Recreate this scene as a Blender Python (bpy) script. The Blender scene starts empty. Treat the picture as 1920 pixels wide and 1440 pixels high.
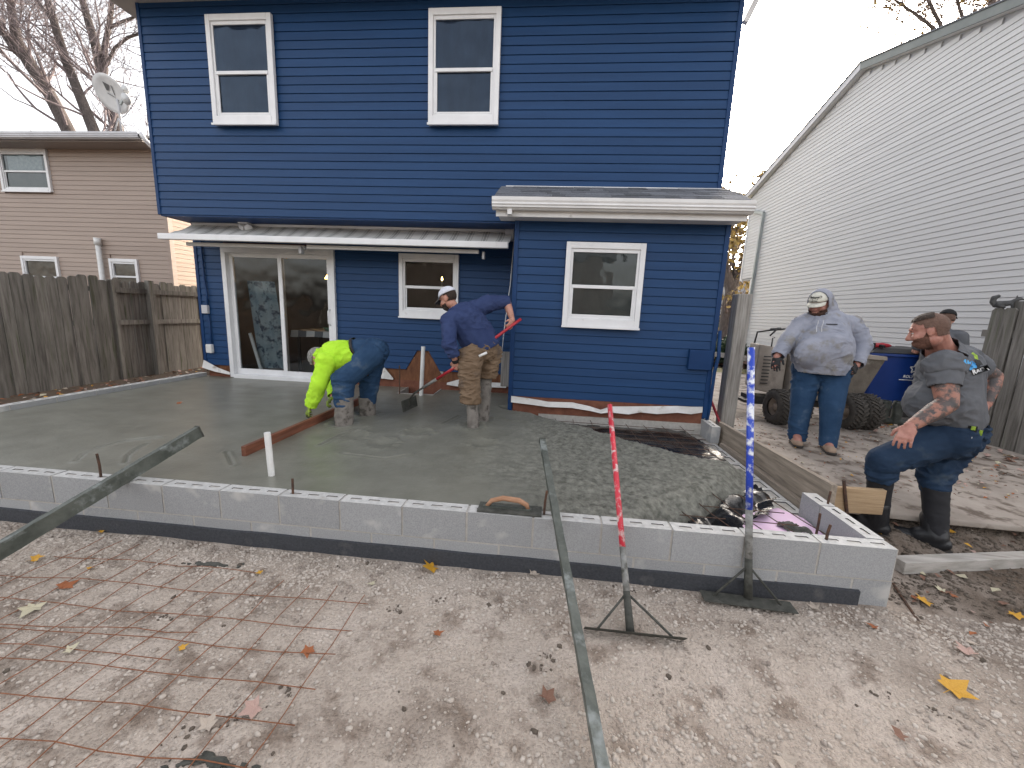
import bpy, bmesh, math, random
import numpy as np
from mathutils import Vector, Matrix, noise as mnoise, kdtree
from mathutils.bvhtree import BVHTree
random.seed(7); rng = np.random.default_rng(7)
S = bpy.context.scene
COL = S.collection
pi = math.pi
# ------------------------------------------------------------------ camera
CAM = np.array([5.5749, -5.468, 1.6022]); YAW, PITCH, ROLL, FPX = .0901, .1754, .0416, 747.2
_cy, _sy, _cp, _sp = math.cos(YAW), math.sin(YAW), math.cos(PITCH), math.sin(PITCH)
FWD = np.array([-_sy*_cp, _cy*_cp, -_sp]); _r = np.array([_cy, _sy, 0.]); _u = np.cross(_r, FWD)
RGT = math.cos(ROLL)*_r + math.sin(ROLL)*_u; UPV = -math.sin(ROLL)*_r + math.cos(ROLL)*_u
cd = bpy.data.cameras.new('camera'); cam = bpy.data.objects.new('camera', cd); COL.objects.link(cam)
cam.matrix_world = Matrix(((RGT[0], UPV[0], -FWD[0], CAM[0]), (RGT[1], UPV[1], -FWD[1], CAM[1]), (RGT[2], UPV[2], -FWD[2], CAM[2]), (0, 0, 0, 1)))
cd.sensor_fit = 'HORIZONTAL'; cd.sensor_width = 36; cd.lens = 36*FPX/1920; cd.clip_end = 2000; cd.clip_start = .05
S.camera = cam
# ------------------------------------------------------------------ sky, sun, exposure
SUN_AZ, SUN_EL = math.radians(28), math.radians(22)      # azimuth to the right of +Y: low behind the houses
w = bpy.data.worlds.new('World'); S.world = w; w.use_nodes = True
nt = w.node_tree; nt.nodes.clear()
sky = nt.nodes.new('ShaderNodeTexSky'); sky.sky_type = 'NISHITA'; sky.sun_disc = False
sky.sun_elevation = SUN_EL; sky.sun_rotation = SUN_AZ; sky.air_density = 1.0; sky.dust_density = 4.0; sky.ozone_density = 1.0
hs = nt.nodes.new('ShaderNodeHueSaturation'); hs.inputs['Saturation'].default_value = .32
bg = nt.nodes.new('ShaderNodeBackground'); bg.inputs['Strength'].default_value = .15
wo = nt.nodes.new('ShaderNodeOutputWorld')
wt = nt.nodes.new('ShaderNodeMix'); wt.data_type = 'RGBA'; wt.blend_type = 'MULTIPLY'; wt.inputs[0].default_value = 1.; wt.inputs[7].default_value = (1.05, 1.0, .95, 1)   # hazy, slightly warm sky
nt.links.new(sky.outputs[0], hs.inputs['Color']); nt.links.new(hs.outputs[0], wt.inputs[6]); nt.links.new(wt.outputs[2], bg.inputs['Color']); nt.links.new(bg.outputs[0], wo.inputs['Surface'])
sd = bpy.data.lights.new('sun', 'SUN'); sd.energy = .75; sd.angle = math.radians(10); sd.color = (1, .8, .56)
sun = bpy.data.objects.new('sun', sd); COL.objects.link(sun)
_sd = Vector((math.sin(SUN_AZ)*math.cos(SUN_EL), math.cos(SUN_AZ)*math.cos(SUN_EL), math.sin(SUN_EL)))
sun.rotation_euler = _sd.to_track_quat('Z', 'Y').to_euler(); sun.location = (20, 40, 25)
S.view_settings.view_transform = 'Standard'; S.view_settings.look = 'None'; S.view_settings.gamma = 1
S.view_settings.exposure = 2.05; S.view_settings.use_curve_mapping = False
S.cycles.max_bounces = 6; S.cycles.diffuse_bounces = 2; S.cycles.glossy_bounces = 3; S.cycles.transparent_max_bounces = 12
S.cycles.use_denoising = True
try: S.cycles.denoiser = 'OPENIMAGEDENOISE'
except Exception: pass
# ------------------------------------------------------------------ geometry helpers
def ray(px, py): return FWD + (px-960)/FPX*RGT - (py-720)/FPX*UPV
def P(px, py, D): return CAM + ray(px, py)*D                      # a point seen at a pixel, D metres in front
def at(px, py, ax, v):
    d = ray(px, py); i = 'xyz'.index(ax); return CAM + d*((v-CAM[i])/d[i])
BASE = {}
def tag(o, label=None, cat=None, group=None, kind=None):
    if label: o['label'] = label
    if cat: o['category'] = cat
    if group: o['group'] = group
    if kind: o['kind'] = kind
    return o
def thing(name, base, label, cat, group=None):
    o = bpy.data.objects.new(name, None); COL.objects.link(o); o.location = tuple(base); o.empty_display_size = .1
    BASE[o] = np.array(base, float); return tag(o, label, cat, group)
def link(name, me, parent=None, loc=None, rot=None):
    o = bpy.data.objects.new(name, me); COL.objects.link(o)
    if parent is not None: o.parent = parent; BASE[o] = BASE[parent]
    else: BASE[o] = np.zeros(3)
    if loc is not None: o.location = tuple(loc)
    if rot is not None: o.rotation_euler = rot
    return o
def mesh(name, V, F, mats, smooth=False, mi=None):
    me = bpy.data.meshes.new(name); me.from_pydata([tuple(map(float, v)) for v in V], [], [tuple(f) for f in F])
    for m in (mats if isinstance(mats, (list, tuple)) else [mats]): me.materials.append(m)
    if smooth: me.polygons.foreach_set('use_smooth', [True]*len(me.polygons))
    if mi is not None: me.polygons.foreach_set('material_index', list(map(int, mi)))
    me.update(); return me
def obj(name, V, F, mats, parent=None, smooth=False, mi=None):
    V = np.asarray(V, float).reshape(-1, 3)
    if parent is not None: V = V - BASE[parent]
    return link(name, mesh(name, V, F, mats, smooth, mi), parent)
class MB:
    """collects boxes, tubes, prisms; build() makes one mesh object"""
    def __init__(s): s.V = []; s.F = []; s.M = []; s.m = 0
    def add(s, V, F):
        n = len(s.V); s.V += [tuple(v) for v in V]; s.F += [tuple(i+n for i in f) for f in F]; s.M += [s.m]*len(F); return s
    def box(s, x0, x1, y0, y1, z0, z1):
        V = [(x, y, z) for x in (x0, x1) for y in (y0, y1) for z in (z0, z1)]
        return s.add(V, [(0, 1, 3, 2), (4, 6, 7, 5), (0, 4, 5, 1), (2, 3, 7, 6), (0, 2, 6, 4), (1, 5, 7, 3)])
    def obox(s, c, ax, ay, az):           # oriented box: centre and three half-axis vectors
        c, ax, ay, az = map(np.asarray, (c, ax, ay, az)); V = [c+i*ax+j*ay+k*az for i in (-1, 1) for j in (-1, 1) for k in (-1, 1)]
        return s.add(V, [(0, 1, 3, 2), (4, 6, 7, 5), (0, 4, 5, 1), (2, 3, 7, 6), (0, 2, 6, 4), (1, 5, 7, 3)])
    def beam(s, a, b, wdt, hgt, up=(0, 0, 1)):  # rectangular bar from a to b
        a, b = np.asarray(a, float), np.asarray(b, float); d = b-a; L = np.linalg.norm(d); d = d/L
        sd_ = np.cross(d, up); sd_ = sd_/np.linalg.norm(sd_); u_ = np.cross(sd_, d)
        return s.obox((a+b)/2, d*L/2, sd_*wdt/2, u_*hgt/2)
    def tube(s, pts, r, n=8, cap=True):
        pts = [np.asarray(p, float) for p in pts]; rs = r if hasattr(r, '__len__') else [r]*len(pts)
        V = []; F = []; prev = None
        for i, p in enumerate(pts):
            t = pts[min(i+1, len(pts)-1)] - pts[max(i-1, 0)]; t = t/(np.linalg.norm(t)+1e-9)
            if prev is None:
                a = np.cross(t, (0, 0, 1) if abs(t[2]) < .9 else (1, 0, 0))
            else: a = prev - t*np.dot(prev, t)
            a = a/(np.linalg.norm(a)+1e-9); prev = a; b = np.cross(t, a)
            for k in range(n):
                an = 2*pi*k/n; V.append(p + rs[i]*(math.cos(an)*a + math.sin(an)*b))
        for i in range(len(pts)-1):
            for k in range(n): F.append((i*n+k, i*n+(k+1) % n, (i+1)*n+(k+1) % n, (i+1)*n+k))
        if cap: F.append(tuple(range(n-1, -1, -1))); F.append(tuple((len(pts)-1)*n+k for k in range(n)))
        return s.add(V, F)
    def prism(s, poly, o, e):             # polygon (3-D points) extruded by vector e
        n = len(poly); A = [np.asarray(p, float)+np.asarray(o) for p in poly]; B = [p+np.asarray(e, float) for p in A]
        return s.add(A+B, [tuple(range(n))[::-1], tuple(range(n, 2*n))] + [(i, (i+1) % n, n+(i+1) % n, n+i) for i in range(n)])
    def lathe(s, prof, c, axis=(0, 0, 1), n=24):
        axis = np.asarray(axis, float); axis = axis/np.linalg.norm(axis); a = np.cross(axis, (0, 0, 1) if abs(axis[2]) < .9 else (1, 0, 0)); a /= np.linalg.norm(a); b = np.cross(axis, a)
        V = [np.asarray(c)+axis*h+r*(math.cos(2*pi*k/n)*a+math.sin(2*pi*k/n)*b) for (r, h) in prof for k in range(n)]
        F = [(i*n+k, i*n+(k+1) % n, (i+1)*n+(k+1) % n, (i+1)*n+k) for i in range(len(prof)-1) for k in range(n)]
        return s.add(V, F)
    def build(s, name, mats, parent=None, smooth=False):
        return obj(name, s.V, s.F, mats, parent, smooth, s.M if isinstance(mats, (list, tuple)) else None)
def bevel(o, wdt=.004, seg=2):
    m = o.modifiers.new('bevel', 'BEVEL'); m.width = wdt; m.segments = seg; m.limit_method = 'ANGLE'; m.angle_limit = math.radians(40); return o
# ------------------------------------------------------------------ materials
def mk(name, c1, c2=None, scale=6., rough=.6, bump=0., bscale=60., rnd=0., metal=0., spec=.5, stretch=(1, 1, 1), detail=5, c3=None, s3=2., t3=.6, rough2=None, bdist=.01, alpha=None, emit=None, lo=.35, hi=.65):
    m = bpy.data.materials.new(name); m.use_nodes = True; N = m.node_tree.nodes; Lk = m.node_tree.links.new
    b = N['Principled BSDF']; b.inputs['Roughness'].default_value = rough; b.inputs['Metallic'].default_value = metal
    b.inputs['Specular IOR Level'].default_value = spec
    tc = N.new('ShaderNodeTexCoord'); mp = N.new('ShaderNodeMapping'); mp.inputs['Scale'].default_value = stretch; Lk(tc.outputs['Object'], mp.inputs['Vector'])
    vec = mp.outputs[0]
    if rnd:
        oi = N.new('ShaderNodeObjectInfo'); va = N.new('ShaderNodeVectorMath'); va.operation = 'ADD'
        cx = N.new('ShaderNodeCombineXYZ'); ml = N.new('ShaderNodeMath'); ml.operation = 'MULTIPLY'; ml.inputs[1].default_value = 37.
        Lk(oi.outputs['Random'], ml.inputs[0]); Lk(ml.outputs[0], cx.inputs[0]); Lk(ml.outputs[0], cx.inputs[1]); Lk(ml.outputs[0], cx.inputs[2])
        Lk(mp.outputs[0], va.inputs[0]); Lk(cx.outputs[0], va.inputs[1]); vec = va.outputs[0]
    def nz(sc, det=detail):
        n = N.new('ShaderNodeTexNoise'); n.inputs['Scale'].default_value = sc; n.inputs['Detail'].default_value = det; n.inputs['Roughness'].default_value = .6; Lk(vec, n.inputs['Vector']); return n.outputs['Fac']
    def ramp(src, a, bb, c, d):
        r = N.new('ShaderNodeValToRGB'); r.color_ramp.elements[0].position = a; r.color_ramp.elements[1].position = bb
        r.color_ramp.elements[0].color = (*c, 1); r.color_ramp.elements[1].color = (*d, 1); Lk(src, r.inputs[0]); return r.outputs[0]
    col = None
    if c2 is not None: col = ramp(nz(scale), lo, hi, c1, c2)
    if c3 is not None:
        mx = N.new('ShaderNodeMix'); mx.data_type = 'RGBA'; fac = ramp(nz(s3), t3-.06, t3+.06, (0, 0, 0), (1, 1, 1)); Lk(fac, mx.inputs[0])
        if col is not None: Lk(col, mx.inputs[6])
        else: mx.inputs[6].default_value = (*c1, 1)
        mx.inputs[7].default_value = (*c3, 1); col = mx.outputs[2]
    if rnd:
        hv = N.new('ShaderNodeHueSaturation'); mr = N.new('ShaderNodeMapRange'); mr.inputs[3].default_value = 1-rnd; mr.inputs[4].default_value = 1+rnd
        Lk(oi.outputs['Random'], mr.inputs[0]); Lk(mr.outputs[0], hv.inputs['Value'])
        if col is not None: Lk(col, hv.inputs['Color'])
        else: hv.inputs['Color'].default_value = (*c1, 1)
        col = hv.outputs[0]
    if col is not None: Lk(col, b.inputs['Base Color'])
    else: b.inputs['Base Color'].default_value = (*c1, 1)
    if rough2 is not None:
        mr2 = N.new('ShaderNodeMapRange'); mr2.inputs[1].default_value = .35; mr2.inputs[2].default_value = .65; mr2.inputs[3].default_value = rough; mr2.inputs[4].default_value = rough2
        Lk(nz(scale*1.7), mr2.inputs[0]); Lk(mr2.outputs[0], b.inputs['Roughness'])
    if bump:
        bp = N.new('ShaderNodeBump'); bp.inputs['Strength'].default_value = bump; bp.inputs['Distance'].default_value = bdist
        Lk(nz(bscale, 4), bp.inputs['Height']); Lk(bp.outputs[0], b.inputs['Normal'])
    if alpha is not None: b.inputs['Alpha'].default_value = alpha
    if emit: b.inputs['Emission Color'].default_value = (*emit[:3], 1); b.inputs['Emission Strength'].default_value = emit[3]
    return m
def glass_mat(name, tint=(.75, .8, .82), refl=(.85, .87, .9), wav=.02, ior=1.5):
    m = bpy.data.materials.new(name); m.use_nodes = True; N = m.node_tree.nodes; Lk = m.node_tree.links.new; N.remove(N['Principled BSDF'])
    out = N['Material Output']; tr = N.new('ShaderNodeBsdfTransparent'); tr.inputs[0].default_value = (*tint, 1)
    gl = N.new('ShaderNodeBsdfGlossy'); gl.inputs['Roughness'].default_value = .02; gl.inputs[0].default_value = (*refl, 1)
    fr = N.new('ShaderNodeFresnel'); fr.inputs[0].default_value = ior; mx = N.new('ShaderNodeMixShader')
    tc = N.new('ShaderNodeTexCoord'); n = N.new('ShaderNodeTexNoise'); n.inputs['Scale'].default_value = 3.5; n.inputs['Detail'].default_value = 1; Lk(tc.outputs['Object'], n.inputs['Vector'])
    bp = N.new('ShaderNodeBump'); bp.inputs['Strength'].default_value = wav; bp.inputs['Distance'].default_value = .1; Lk(n.outputs['Fac'], bp.inputs['Height']); Lk(bp.outputs[0], gl.inputs['Normal'])
    Lk(fr.outputs[0], mx.inputs[0]); Lk(tr.outputs[0], mx.inputs[1]); Lk(gl.outputs[0], mx.inputs[2]); Lk(mx.outputs[0], out.inputs['Surface']); return m
M = {}
M['blue'] = mk('blue_vinyl', (.0085, .043, .126), (.0115, .053, .152), 1.6, .5, .25, 14, stretch=(.4, 1, 6), rnd=.05, bdist=.003, spec=.28, c3=(.015, .058, .18), s3=9, t3=.74)
M['bluetrim'] = mk('blue_trim', (.005, .033, .112), (.007, .042, .136), 3, .5, spec=.28)
M['white'] = mk('white_vinyl', (.74, .74, .75), (.82, .82, .83), 4, .4, c3=(.6, .58, .55), s3=7, t3=.72)
M['whiteh'] = mk('white_siding', (.55, .545, .54), (.60, .595, .59), 1.2, .5, .2, 16, stretch=(1, .4, 5), rnd=.03, bdist=.003)
M['beige'] = mk('beige_siding', (.35, .27, .225), (.39, .305, .255), 1.2, .55, .2, 16, stretch=(.4, 1, 5), rnd=.04, bdist=.003)
M['gutter'] = mk('white_aluminium', (.66, .65, .64), (.76, .75, .74), 3, .38, c3=(.45, .43, .4), s3=5, t3=.72, spec=.5)
M['gutterg'] = mk('grey_aluminium', (.5, .5, .52), (.58, .58, .6), 3, .4)
M['downs'] = mk('grey_green_downspout', (.30, .33, .32), (.36, .39, .38), 3, .45)
M['dark'] = mk('interior_dark', (.02, .018, .018), None, rough=.8)
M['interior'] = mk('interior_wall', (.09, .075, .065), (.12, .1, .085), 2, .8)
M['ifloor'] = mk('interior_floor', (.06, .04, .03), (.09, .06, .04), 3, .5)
M['glass'] = glass_mat('window_glass', wav=.07); M['glassup'] = glass_mat('upper_window_glass', (.55, .62, .72), (.62, .78, 1.), .12, 1.42)
M['screen'] = mk('insect_screen', (.022, .032, .05), (.05, .07, .1), 2.2, .55, stretch=(3, 1, 1), detail=6, lo=.3, hi=.7)
M['screen2'] = mk('grey_screen', (.035, .04, .038), (.06, .068, .064), 2.2, .5, stretch=(3, 1, 1), detail=6, lo=.3, hi=.7)
M['curtain'] = mk('patterned_curtain', (.27, .33, .35), (.17, .24, .28), 7, .8, c3=(.02, .045, .08), s3=8.5, t3=.57, detail=2)
M['shingle'] = mk('asphalt_shingle', (.10, .108, .125), (.16, .168, .185), 40, .9, .6, 220, rnd=.35, bdist=.004)
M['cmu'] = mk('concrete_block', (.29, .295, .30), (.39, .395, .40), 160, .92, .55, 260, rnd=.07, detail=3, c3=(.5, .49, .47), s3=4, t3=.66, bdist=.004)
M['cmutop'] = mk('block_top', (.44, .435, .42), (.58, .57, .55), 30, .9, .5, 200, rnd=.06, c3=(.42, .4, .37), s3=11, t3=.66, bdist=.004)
M['mortar'] = mk('mortar', (.40, .375, .34), (.5, .475, .44), 30, .95, .6, 120)
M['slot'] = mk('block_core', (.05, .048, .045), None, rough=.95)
M['tar'] = mk('waterproofing', (.035, .038, .045), (.06, .064, .074), 70, .75, .8, 130, c3=(.1, .1, .1), s3=7, t3=.66, bdist=.006)
M['foam'] = mk('pink_foam', (.72, .5, .68), (.78, .58, .74), 5, .7, .2, 60, c3=(.5, .4, .43), s3=6, t3=.68)
M['plastic'] = mk('black_plastic', (.008, .008, .009), None, rough=.24, bump=.35, bscale=6, spec=.45, bdist=.03)
M['rebar'] = mk('rusty_rebar', (.055, .035, .028), (.12, .06, .035), 40, .85, .6, 220)
M['wire'] = mk('rusty_wire', (.17, .065, .03), (.28, .11, .05), 30, .85)
M['darksteel'] = mk('dark_steel', (.03, .028, .027), (.06, .055, .05), 20, .7)
M['alu'] = mk('concrete_smeared_aluminium', (.06, .068, .058), (.125, .135, .118), 14, .6, .7, 40, metal=.15, c3=(.24, .26, .25), s3=12, t3=.61, stretch=(.6, .6, .6))
M['mudsteel'] = mk('concrete_caked_steel', (.038, .039, .032), (.085, .085, .073), 18, .75, .8, 60)
M['redpaint'] = mk('worn_red_paint', (.5, .02, .04), (.62, .035, .06), 6, .42, .2, 40, c3=(.62, .52, .5), s3=22, t3=.56, detail=8)
M['redpaint2'] = mk('red_handle', (.38, .015, .03), (.46, .03, .04), 6, .4, c3=(.25, .2, .2), s3=18, t3=.68)
M['bluepaint'] = mk('chipped_blue_paint', (.015, .05, .42), (.02, .07, .5), 6, .38, .2, 40, c3=(.78, .8, .84), s3=19, t3=.54, detail=7)
M['mudpole'] = mk('mud_smeared_pole', (.3, .3, .29), (.14, .14, .125), 16, .7, .6, 50, c3=(.07, .07, .06), s3=22, t3=.6)
M['pvc'] = mk('white_pvc', (.8, .8, .79), (.72, .71, .68), 12, .35, c3=(.35, .33, .3), s3=20, t3=.75)
def wood(name, a, b, stretch, rnd=.15, c3=None, bump=.5, t3=.66, s3=2.5, rough=.82): return mk(name, a, b, 5, rough, bump, 26, rnd=rnd, stretch=stretch, c3=c3, s3=s3, t3=t3, detail=7, bdist=.006)
M['fence'] = wood('weathered_fence', (.1, .092, .08), (.22, .205, .185), (6, 6, .45), .22, (.07, .075, .045), t3=.62)
M['post'] = wood('weathered_post', (.2, .18, .16), (.4, .38, .35), (9, 9, .5), .1)
M['board'] = wood('form_board', (.2, .165, .13), (.36, .3, .24), (6, .5, 6), .12, (.12, .1, .08))
M['boardx'] = wood('form_board_x', (.34, .23, .13), (.5, .36, .22), (.5, 6, 8), .1, (.25, .16, .09))
M['timber'] = wood('grey_timber', (.3, .28, .25), (.46, .43, .4), (.6, 5, 6), .1, (.2, .18, .16))
M['screed'] = wood('screed_board', (.13, .045, .025), (.24, .09, .05), (6, .6, 6), .1, (.08, .07, .06), rough=.5)
M['brown'] = wood('sheathing', (.12, .045, .02), (.24, .1, .045), (4, 4, 1.2), .1, (.07, .035, .02))
M['rust'] = mk('rim_board', (.14, .05, .03), (.22, .085, .05), 9, .85, .4, 40, c3=(.3, .27, .24), s3=14, t3=.72)
M['flash'] = mk('bent_flashing', (.55, .53, .5), (.72, .71, .69), 4, .4, .4, 12, c3=(.3, .24, .18), s3=6, t3=.66)
M['tape'] = mk('grey_tape', (.38, .38, .4), (.46, .46, .48), 12, .55)
M['awning'] = mk('awning_fabric', (.5, .49, .47), (.66, .65, .63), 3, .8)
M['drive'] = mk('driveway_concrete', (.27, .23, .195), (.40, .35, .305), 2.2, .9, .4, 60, c3=(.13, .1, .078), s3=6, t3=.57, detail=9)
M['soil'] = mk('soil', (.11, .085, .065), (.2, .16, .125), 9, .95, .8, 40, c3=(.07, .05, .04), s3=5, t3=.6)
# ================================================================== SETTING: ground, driveway, lawn, street
def sstep(t): t = np.clip(t, 0, 1); return t*t*(3-2*t)
def nz3(x, y, s, z=0.): return mnoise.noise(Vector((x*s, y*s, z)))
def ground_z(x, y):
    z = .03 + .016*nz3(x, y, 1.3) + .008*nz3(x, y, 5.)
    z += .10*float(sstep((-.1-x)/.35))*float(sstep((y+4.2)/1.2))
    z += .10*float(sstep((x-7.75)/.5))*float(sstep((y+2.75)/.5))
    return z
def ground_mat():
    m = bpy.data.materials.new('dusty_gravel_ground'); m.use_nodes = True; N = m.node_tree.nodes; Lk = m.node_tree.links.new; b = N['Principled BSDF']; b.inputs['Roughness'].default_value = .95; b.inputs['Specular IOR Level'].default_value = .2
    tc = N.new('ShaderNodeTexCoord')
    def nz(s, d=6):
        n = N.new('ShaderNodeTexNoise'); n.inputs['Scale'].default_value = s; n.inputs['Detail'].default_value = d; n.inputs['Roughness'].default_value = .62; Lk(tc.outputs['Object'], n.inputs['Vector']); return n.outputs['Fac']
    def ramp(src, els):
        r = N.new('ShaderNodeValToRGB'); e = r.color_ramp.elements
        while len(e) < len(els): e.new(.5)
        for i, (p, c) in enumerate(els): e[i].position = p; e[i].color = (*c, 1)
        Lk(src, r.inputs[0]); return r.outputs[0]
    base = ramp(nz(2.2), [(.3, (.36, .30, .25)), (.5, (.50, .425, .36)), (.7, (.58, .50, .435))])
    def mix(fac, a, bcol):
        mx = N.new('ShaderNodeMix'); mx.data_type = 'RGBA'; Lk(fac, mx.inputs[0]); Lk(a, mx.inputs[6]); mx.inputs[7].default_value = (*bcol, 1); return mx.outputs[2]
    c = mix(ramp(nz(5.5, 8), [(.52, (0, 0, 0)), (.66, (.8, .8, .8))]), base, (.2, .15, .115))
    v = N.new('ShaderNodeTexVoronoi'); v.inputs['Scale'].default_value = 95; Lk(tc.outputs['Object'], v.inputs['Vector'])
    peb = ramp(v.outputs['Distance'], [(.15, (1, 1, 1)), (.55, (0, 0, 0))])
    hv = N.new('ShaderNodeMix'); hv.data_type = 'RGBA'; hv.blend_type = 'MULTIPLY'; hv.inputs[0].default_value = .2; Lk(c, hv.inputs[6]); bwn = N.new('ShaderNodeRGBToBW'); Lk(v.outputs['Color'], bwn.inputs[0]); Lk(bwn.outputs[0], hv.inputs[7])
    # damp soil to the right and along the fence (a real change of ground, not of light)
    sp = N.new('ShaderNodeSeparateXYZ'); Lk(tc.outputs['Object'], sp.inputs[0])
    mr = N.new('ShaderNodeMapRange'); mr.inputs[1].default_value = 7.2; mr.inputs[2].default_value = 8.4; Lk(sp.outputs['X'], mr.inputs[0])
    ad = N.new('ShaderNodeMath'); ad.operation = 'MULTIPLY'; Lk(mr.outputs[0], ad.inputs[0]); Lk(ramp(nz(3.1), [(.3, (.35, .35, .35)), (.6, (1, 1, 1))]), ad.inputs[1])
    mr3 = N.new('ShaderNodeMapRange'); mr3.inputs[1].default_value = -.1; mr3.inputs[2].default_value = -.5; Lk(sp.outputs['X'], mr3.inputs[0])
    mxx = N.new('ShaderNodeMath'); mxx.operation = 'MAXIMUM'; Lk(ad.outputs[0], mxx.inputs[0]); Lk(mr3.outputs[0], mxx.inputs[1])
    c2 = mix(mxx.outputs[0], hv.outputs[2], (.13, .098, .074)); Lk(c2, b.inputs['Base Color'])
    bp = N.new('ShaderNodeBump'); bp.inputs['Strength'].default_value = .65; bp.inputs['Distance'].default_value = .01
    am = N.new('ShaderNodeMath'); am.operation = 'ADD'; Lk(peb, am.inputs[0]); Lk(nz(60, 4), am.inputs[1]); Lk(am.outputs[0], bp.inputs['Height']); Lk(bp.outputs[0], b.inputs['Normal']); return m
M['ground'] = ground_mat()
gx = np.r_[-600, -200, -60, -20, -8, -4, np.arange(-3, 10.5, .06), 13, 20, 60, 200, 600]
gy = np.r_[-600, -200, -60, -20, -10, -7, np.arange(-5.4, -1.9, .06), np.arange(-1.8, 3, .25), 5, 10, 20, 60, 200, 600]
V = [(x, y, ground_z(x, y)) for y in gy for x in gx]; nx = len(gx)
F = [(j*nx+i, j*nx+i+1, (j+1)*nx+i+1, (j+1)*nx+i) for j in range(len(gy)-1) for i in range(nx-1)]
tag(obj('ground', V, F, M['ground'], smooth=True), 'bare dusty gravel ground in front of the block wall', kind='structure')
# driveway slab, its broken near edge
DZ = .22
e0, e1 = at(1560, 950, 'z', DZ), at(1920, 988, 'z', DZ)
dv = [(7.74, -.9), (7.76, e0[1]+.1), (e0[0], e0[1]), ((e0[0]+e1[0])/2, (e0[1]+e1[1])/2-.02), (e1[0], e1[1]), (11.4, e1[1]-.1), (11.9, 5.6), (9.2, 6.4), (7.7, 7.3)]
nx_, ny_ = 60, 110
b = MB(); b.prism([(x, y, DZ-.045) for x, y in dv], (0, 0, 0), (0, 0, .045)); o = b.build('driveway', M['drive']); bevel(o, .012); tag(o, 'worn concrete driveway pad beside the blue house', kind='structure')
b = MB(); b.box(9.5, 14.5, 7.4, 60, .1, .2); tag(b.build('front_drive', M['drive']), kind='structure')
M['lawn'] = mk('lawn_ground', (.07, .085, .03), (.12, .13, .05), 5, .95, .6, 30, c3=(.3, .17, .06), s3=9, t3=.57, detail=9)
V = [(7.62, 6.2, .2), (60, 6.2, .2), (60, 120, .2), (-60, 120, .2), (-60, 9, .2), (7.62, 9, .2)]
tag(obj('lawn', V, [(0, 1, 2, 3, 4, 5)], M['lawn']), 'leaf strewn front lawn between the houses', kind='structure')
M['pave'] = mk('pale_pavement', (.5, .48, .45), (.58, .56, .53), 4, .9)
b = MB(); b.box(-60, 60, 24, 26.2, .19, .215); tag(b.build('pavement', M['pave']), kind='structure')
M['asphalt'] = mk('asphalt', (.09, .09, .09), (.13, .13, .13), 8, .9)
b = MB(); b.box(-60, 60, 29, 36, .19, .21); tag(b.build('street', M['asphalt']), kind='structure')
# ================================================================== FOUNDATION of concrete blocks
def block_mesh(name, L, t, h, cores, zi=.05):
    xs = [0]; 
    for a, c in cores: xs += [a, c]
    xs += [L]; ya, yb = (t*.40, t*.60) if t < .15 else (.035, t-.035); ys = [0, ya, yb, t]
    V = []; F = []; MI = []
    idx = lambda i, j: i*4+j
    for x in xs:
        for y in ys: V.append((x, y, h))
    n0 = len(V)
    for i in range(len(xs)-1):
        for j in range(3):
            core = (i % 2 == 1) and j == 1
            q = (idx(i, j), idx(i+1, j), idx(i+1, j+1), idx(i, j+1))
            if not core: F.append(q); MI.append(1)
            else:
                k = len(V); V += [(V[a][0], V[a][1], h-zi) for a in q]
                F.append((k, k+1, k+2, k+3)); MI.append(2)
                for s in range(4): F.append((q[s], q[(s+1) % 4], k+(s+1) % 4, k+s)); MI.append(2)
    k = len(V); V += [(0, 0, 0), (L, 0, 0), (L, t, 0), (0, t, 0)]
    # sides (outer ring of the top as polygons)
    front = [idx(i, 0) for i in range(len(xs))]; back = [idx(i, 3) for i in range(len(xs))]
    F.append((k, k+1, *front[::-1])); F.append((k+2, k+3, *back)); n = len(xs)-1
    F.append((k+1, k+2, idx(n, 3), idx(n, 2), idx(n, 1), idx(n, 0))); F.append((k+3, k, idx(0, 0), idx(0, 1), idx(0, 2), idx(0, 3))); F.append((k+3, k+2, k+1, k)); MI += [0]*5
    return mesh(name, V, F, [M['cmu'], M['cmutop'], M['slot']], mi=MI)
BX, BY = 7.575, -3.245; LB = .4064; TOP = .40
found = thing('block_wall', (BX, BY, 0), 'pale grey concrete block foundation wall around the wet slab', 'block wall')
c3 = [(.045, .115), (.165, .235), (.29, .36)]
me4 = block_mesh('block', LB-.013, .098, .193, c3); meh = block_mesh('half_block', .2, .098, .193, [(.06, .13)])
me8 = block_mesh('wide_block', LB-.013, .2, .193, [(.035, .175), (.225, .365)], .012); me8.materials[2] = mk('core_fill', (.10, .10, .10), (.15, .15, .148), 30, .9, .4, 120)
def place_block(me, x, y, z, rz=0): return link('block', me, found, (x-BX, y-BY, z), (random.uniform(-.004, .004), random.uniform(-.003, .003), rz+random.uniform(-.003, .003)))
for k in range(1, 20):                                    # upper front course, running left from the corner
    place_block(me4, BX-k*LB, BY+random.uniform(-.002, .002), .205)
for k in range(1, 20): place_block(me8, BX-k*LB-.203, BY+.002, .002)
place_block(meh, BX-.2015, BY+.002, .002)
place_block(me4, BX, BY+.205-.098, .205, pi/2); place_block(meh, BX, BY+.205-.098+LB, .205, pi/2)      # right return
for k in range(0, 6): place_block(me8, BX, BY+.21+k*LB, .002, pi/2)
place_block(me4, BX+.03, -.78, .205, pi/2); place_block(meh, BX+.03, -.372, .205, pi/2)
for k in range(0, 9):                                     # left return, at the fence
    place_block(me4, .0, -3.147+k*LB, .25, pi/2)
b = MB()
b.box(-.09, BX-.004, BY+.0035, BY+.092, 0, .394); b.box(-.3, BX-.2, BY+.0055, BY+.19, 0, .19)
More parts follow.
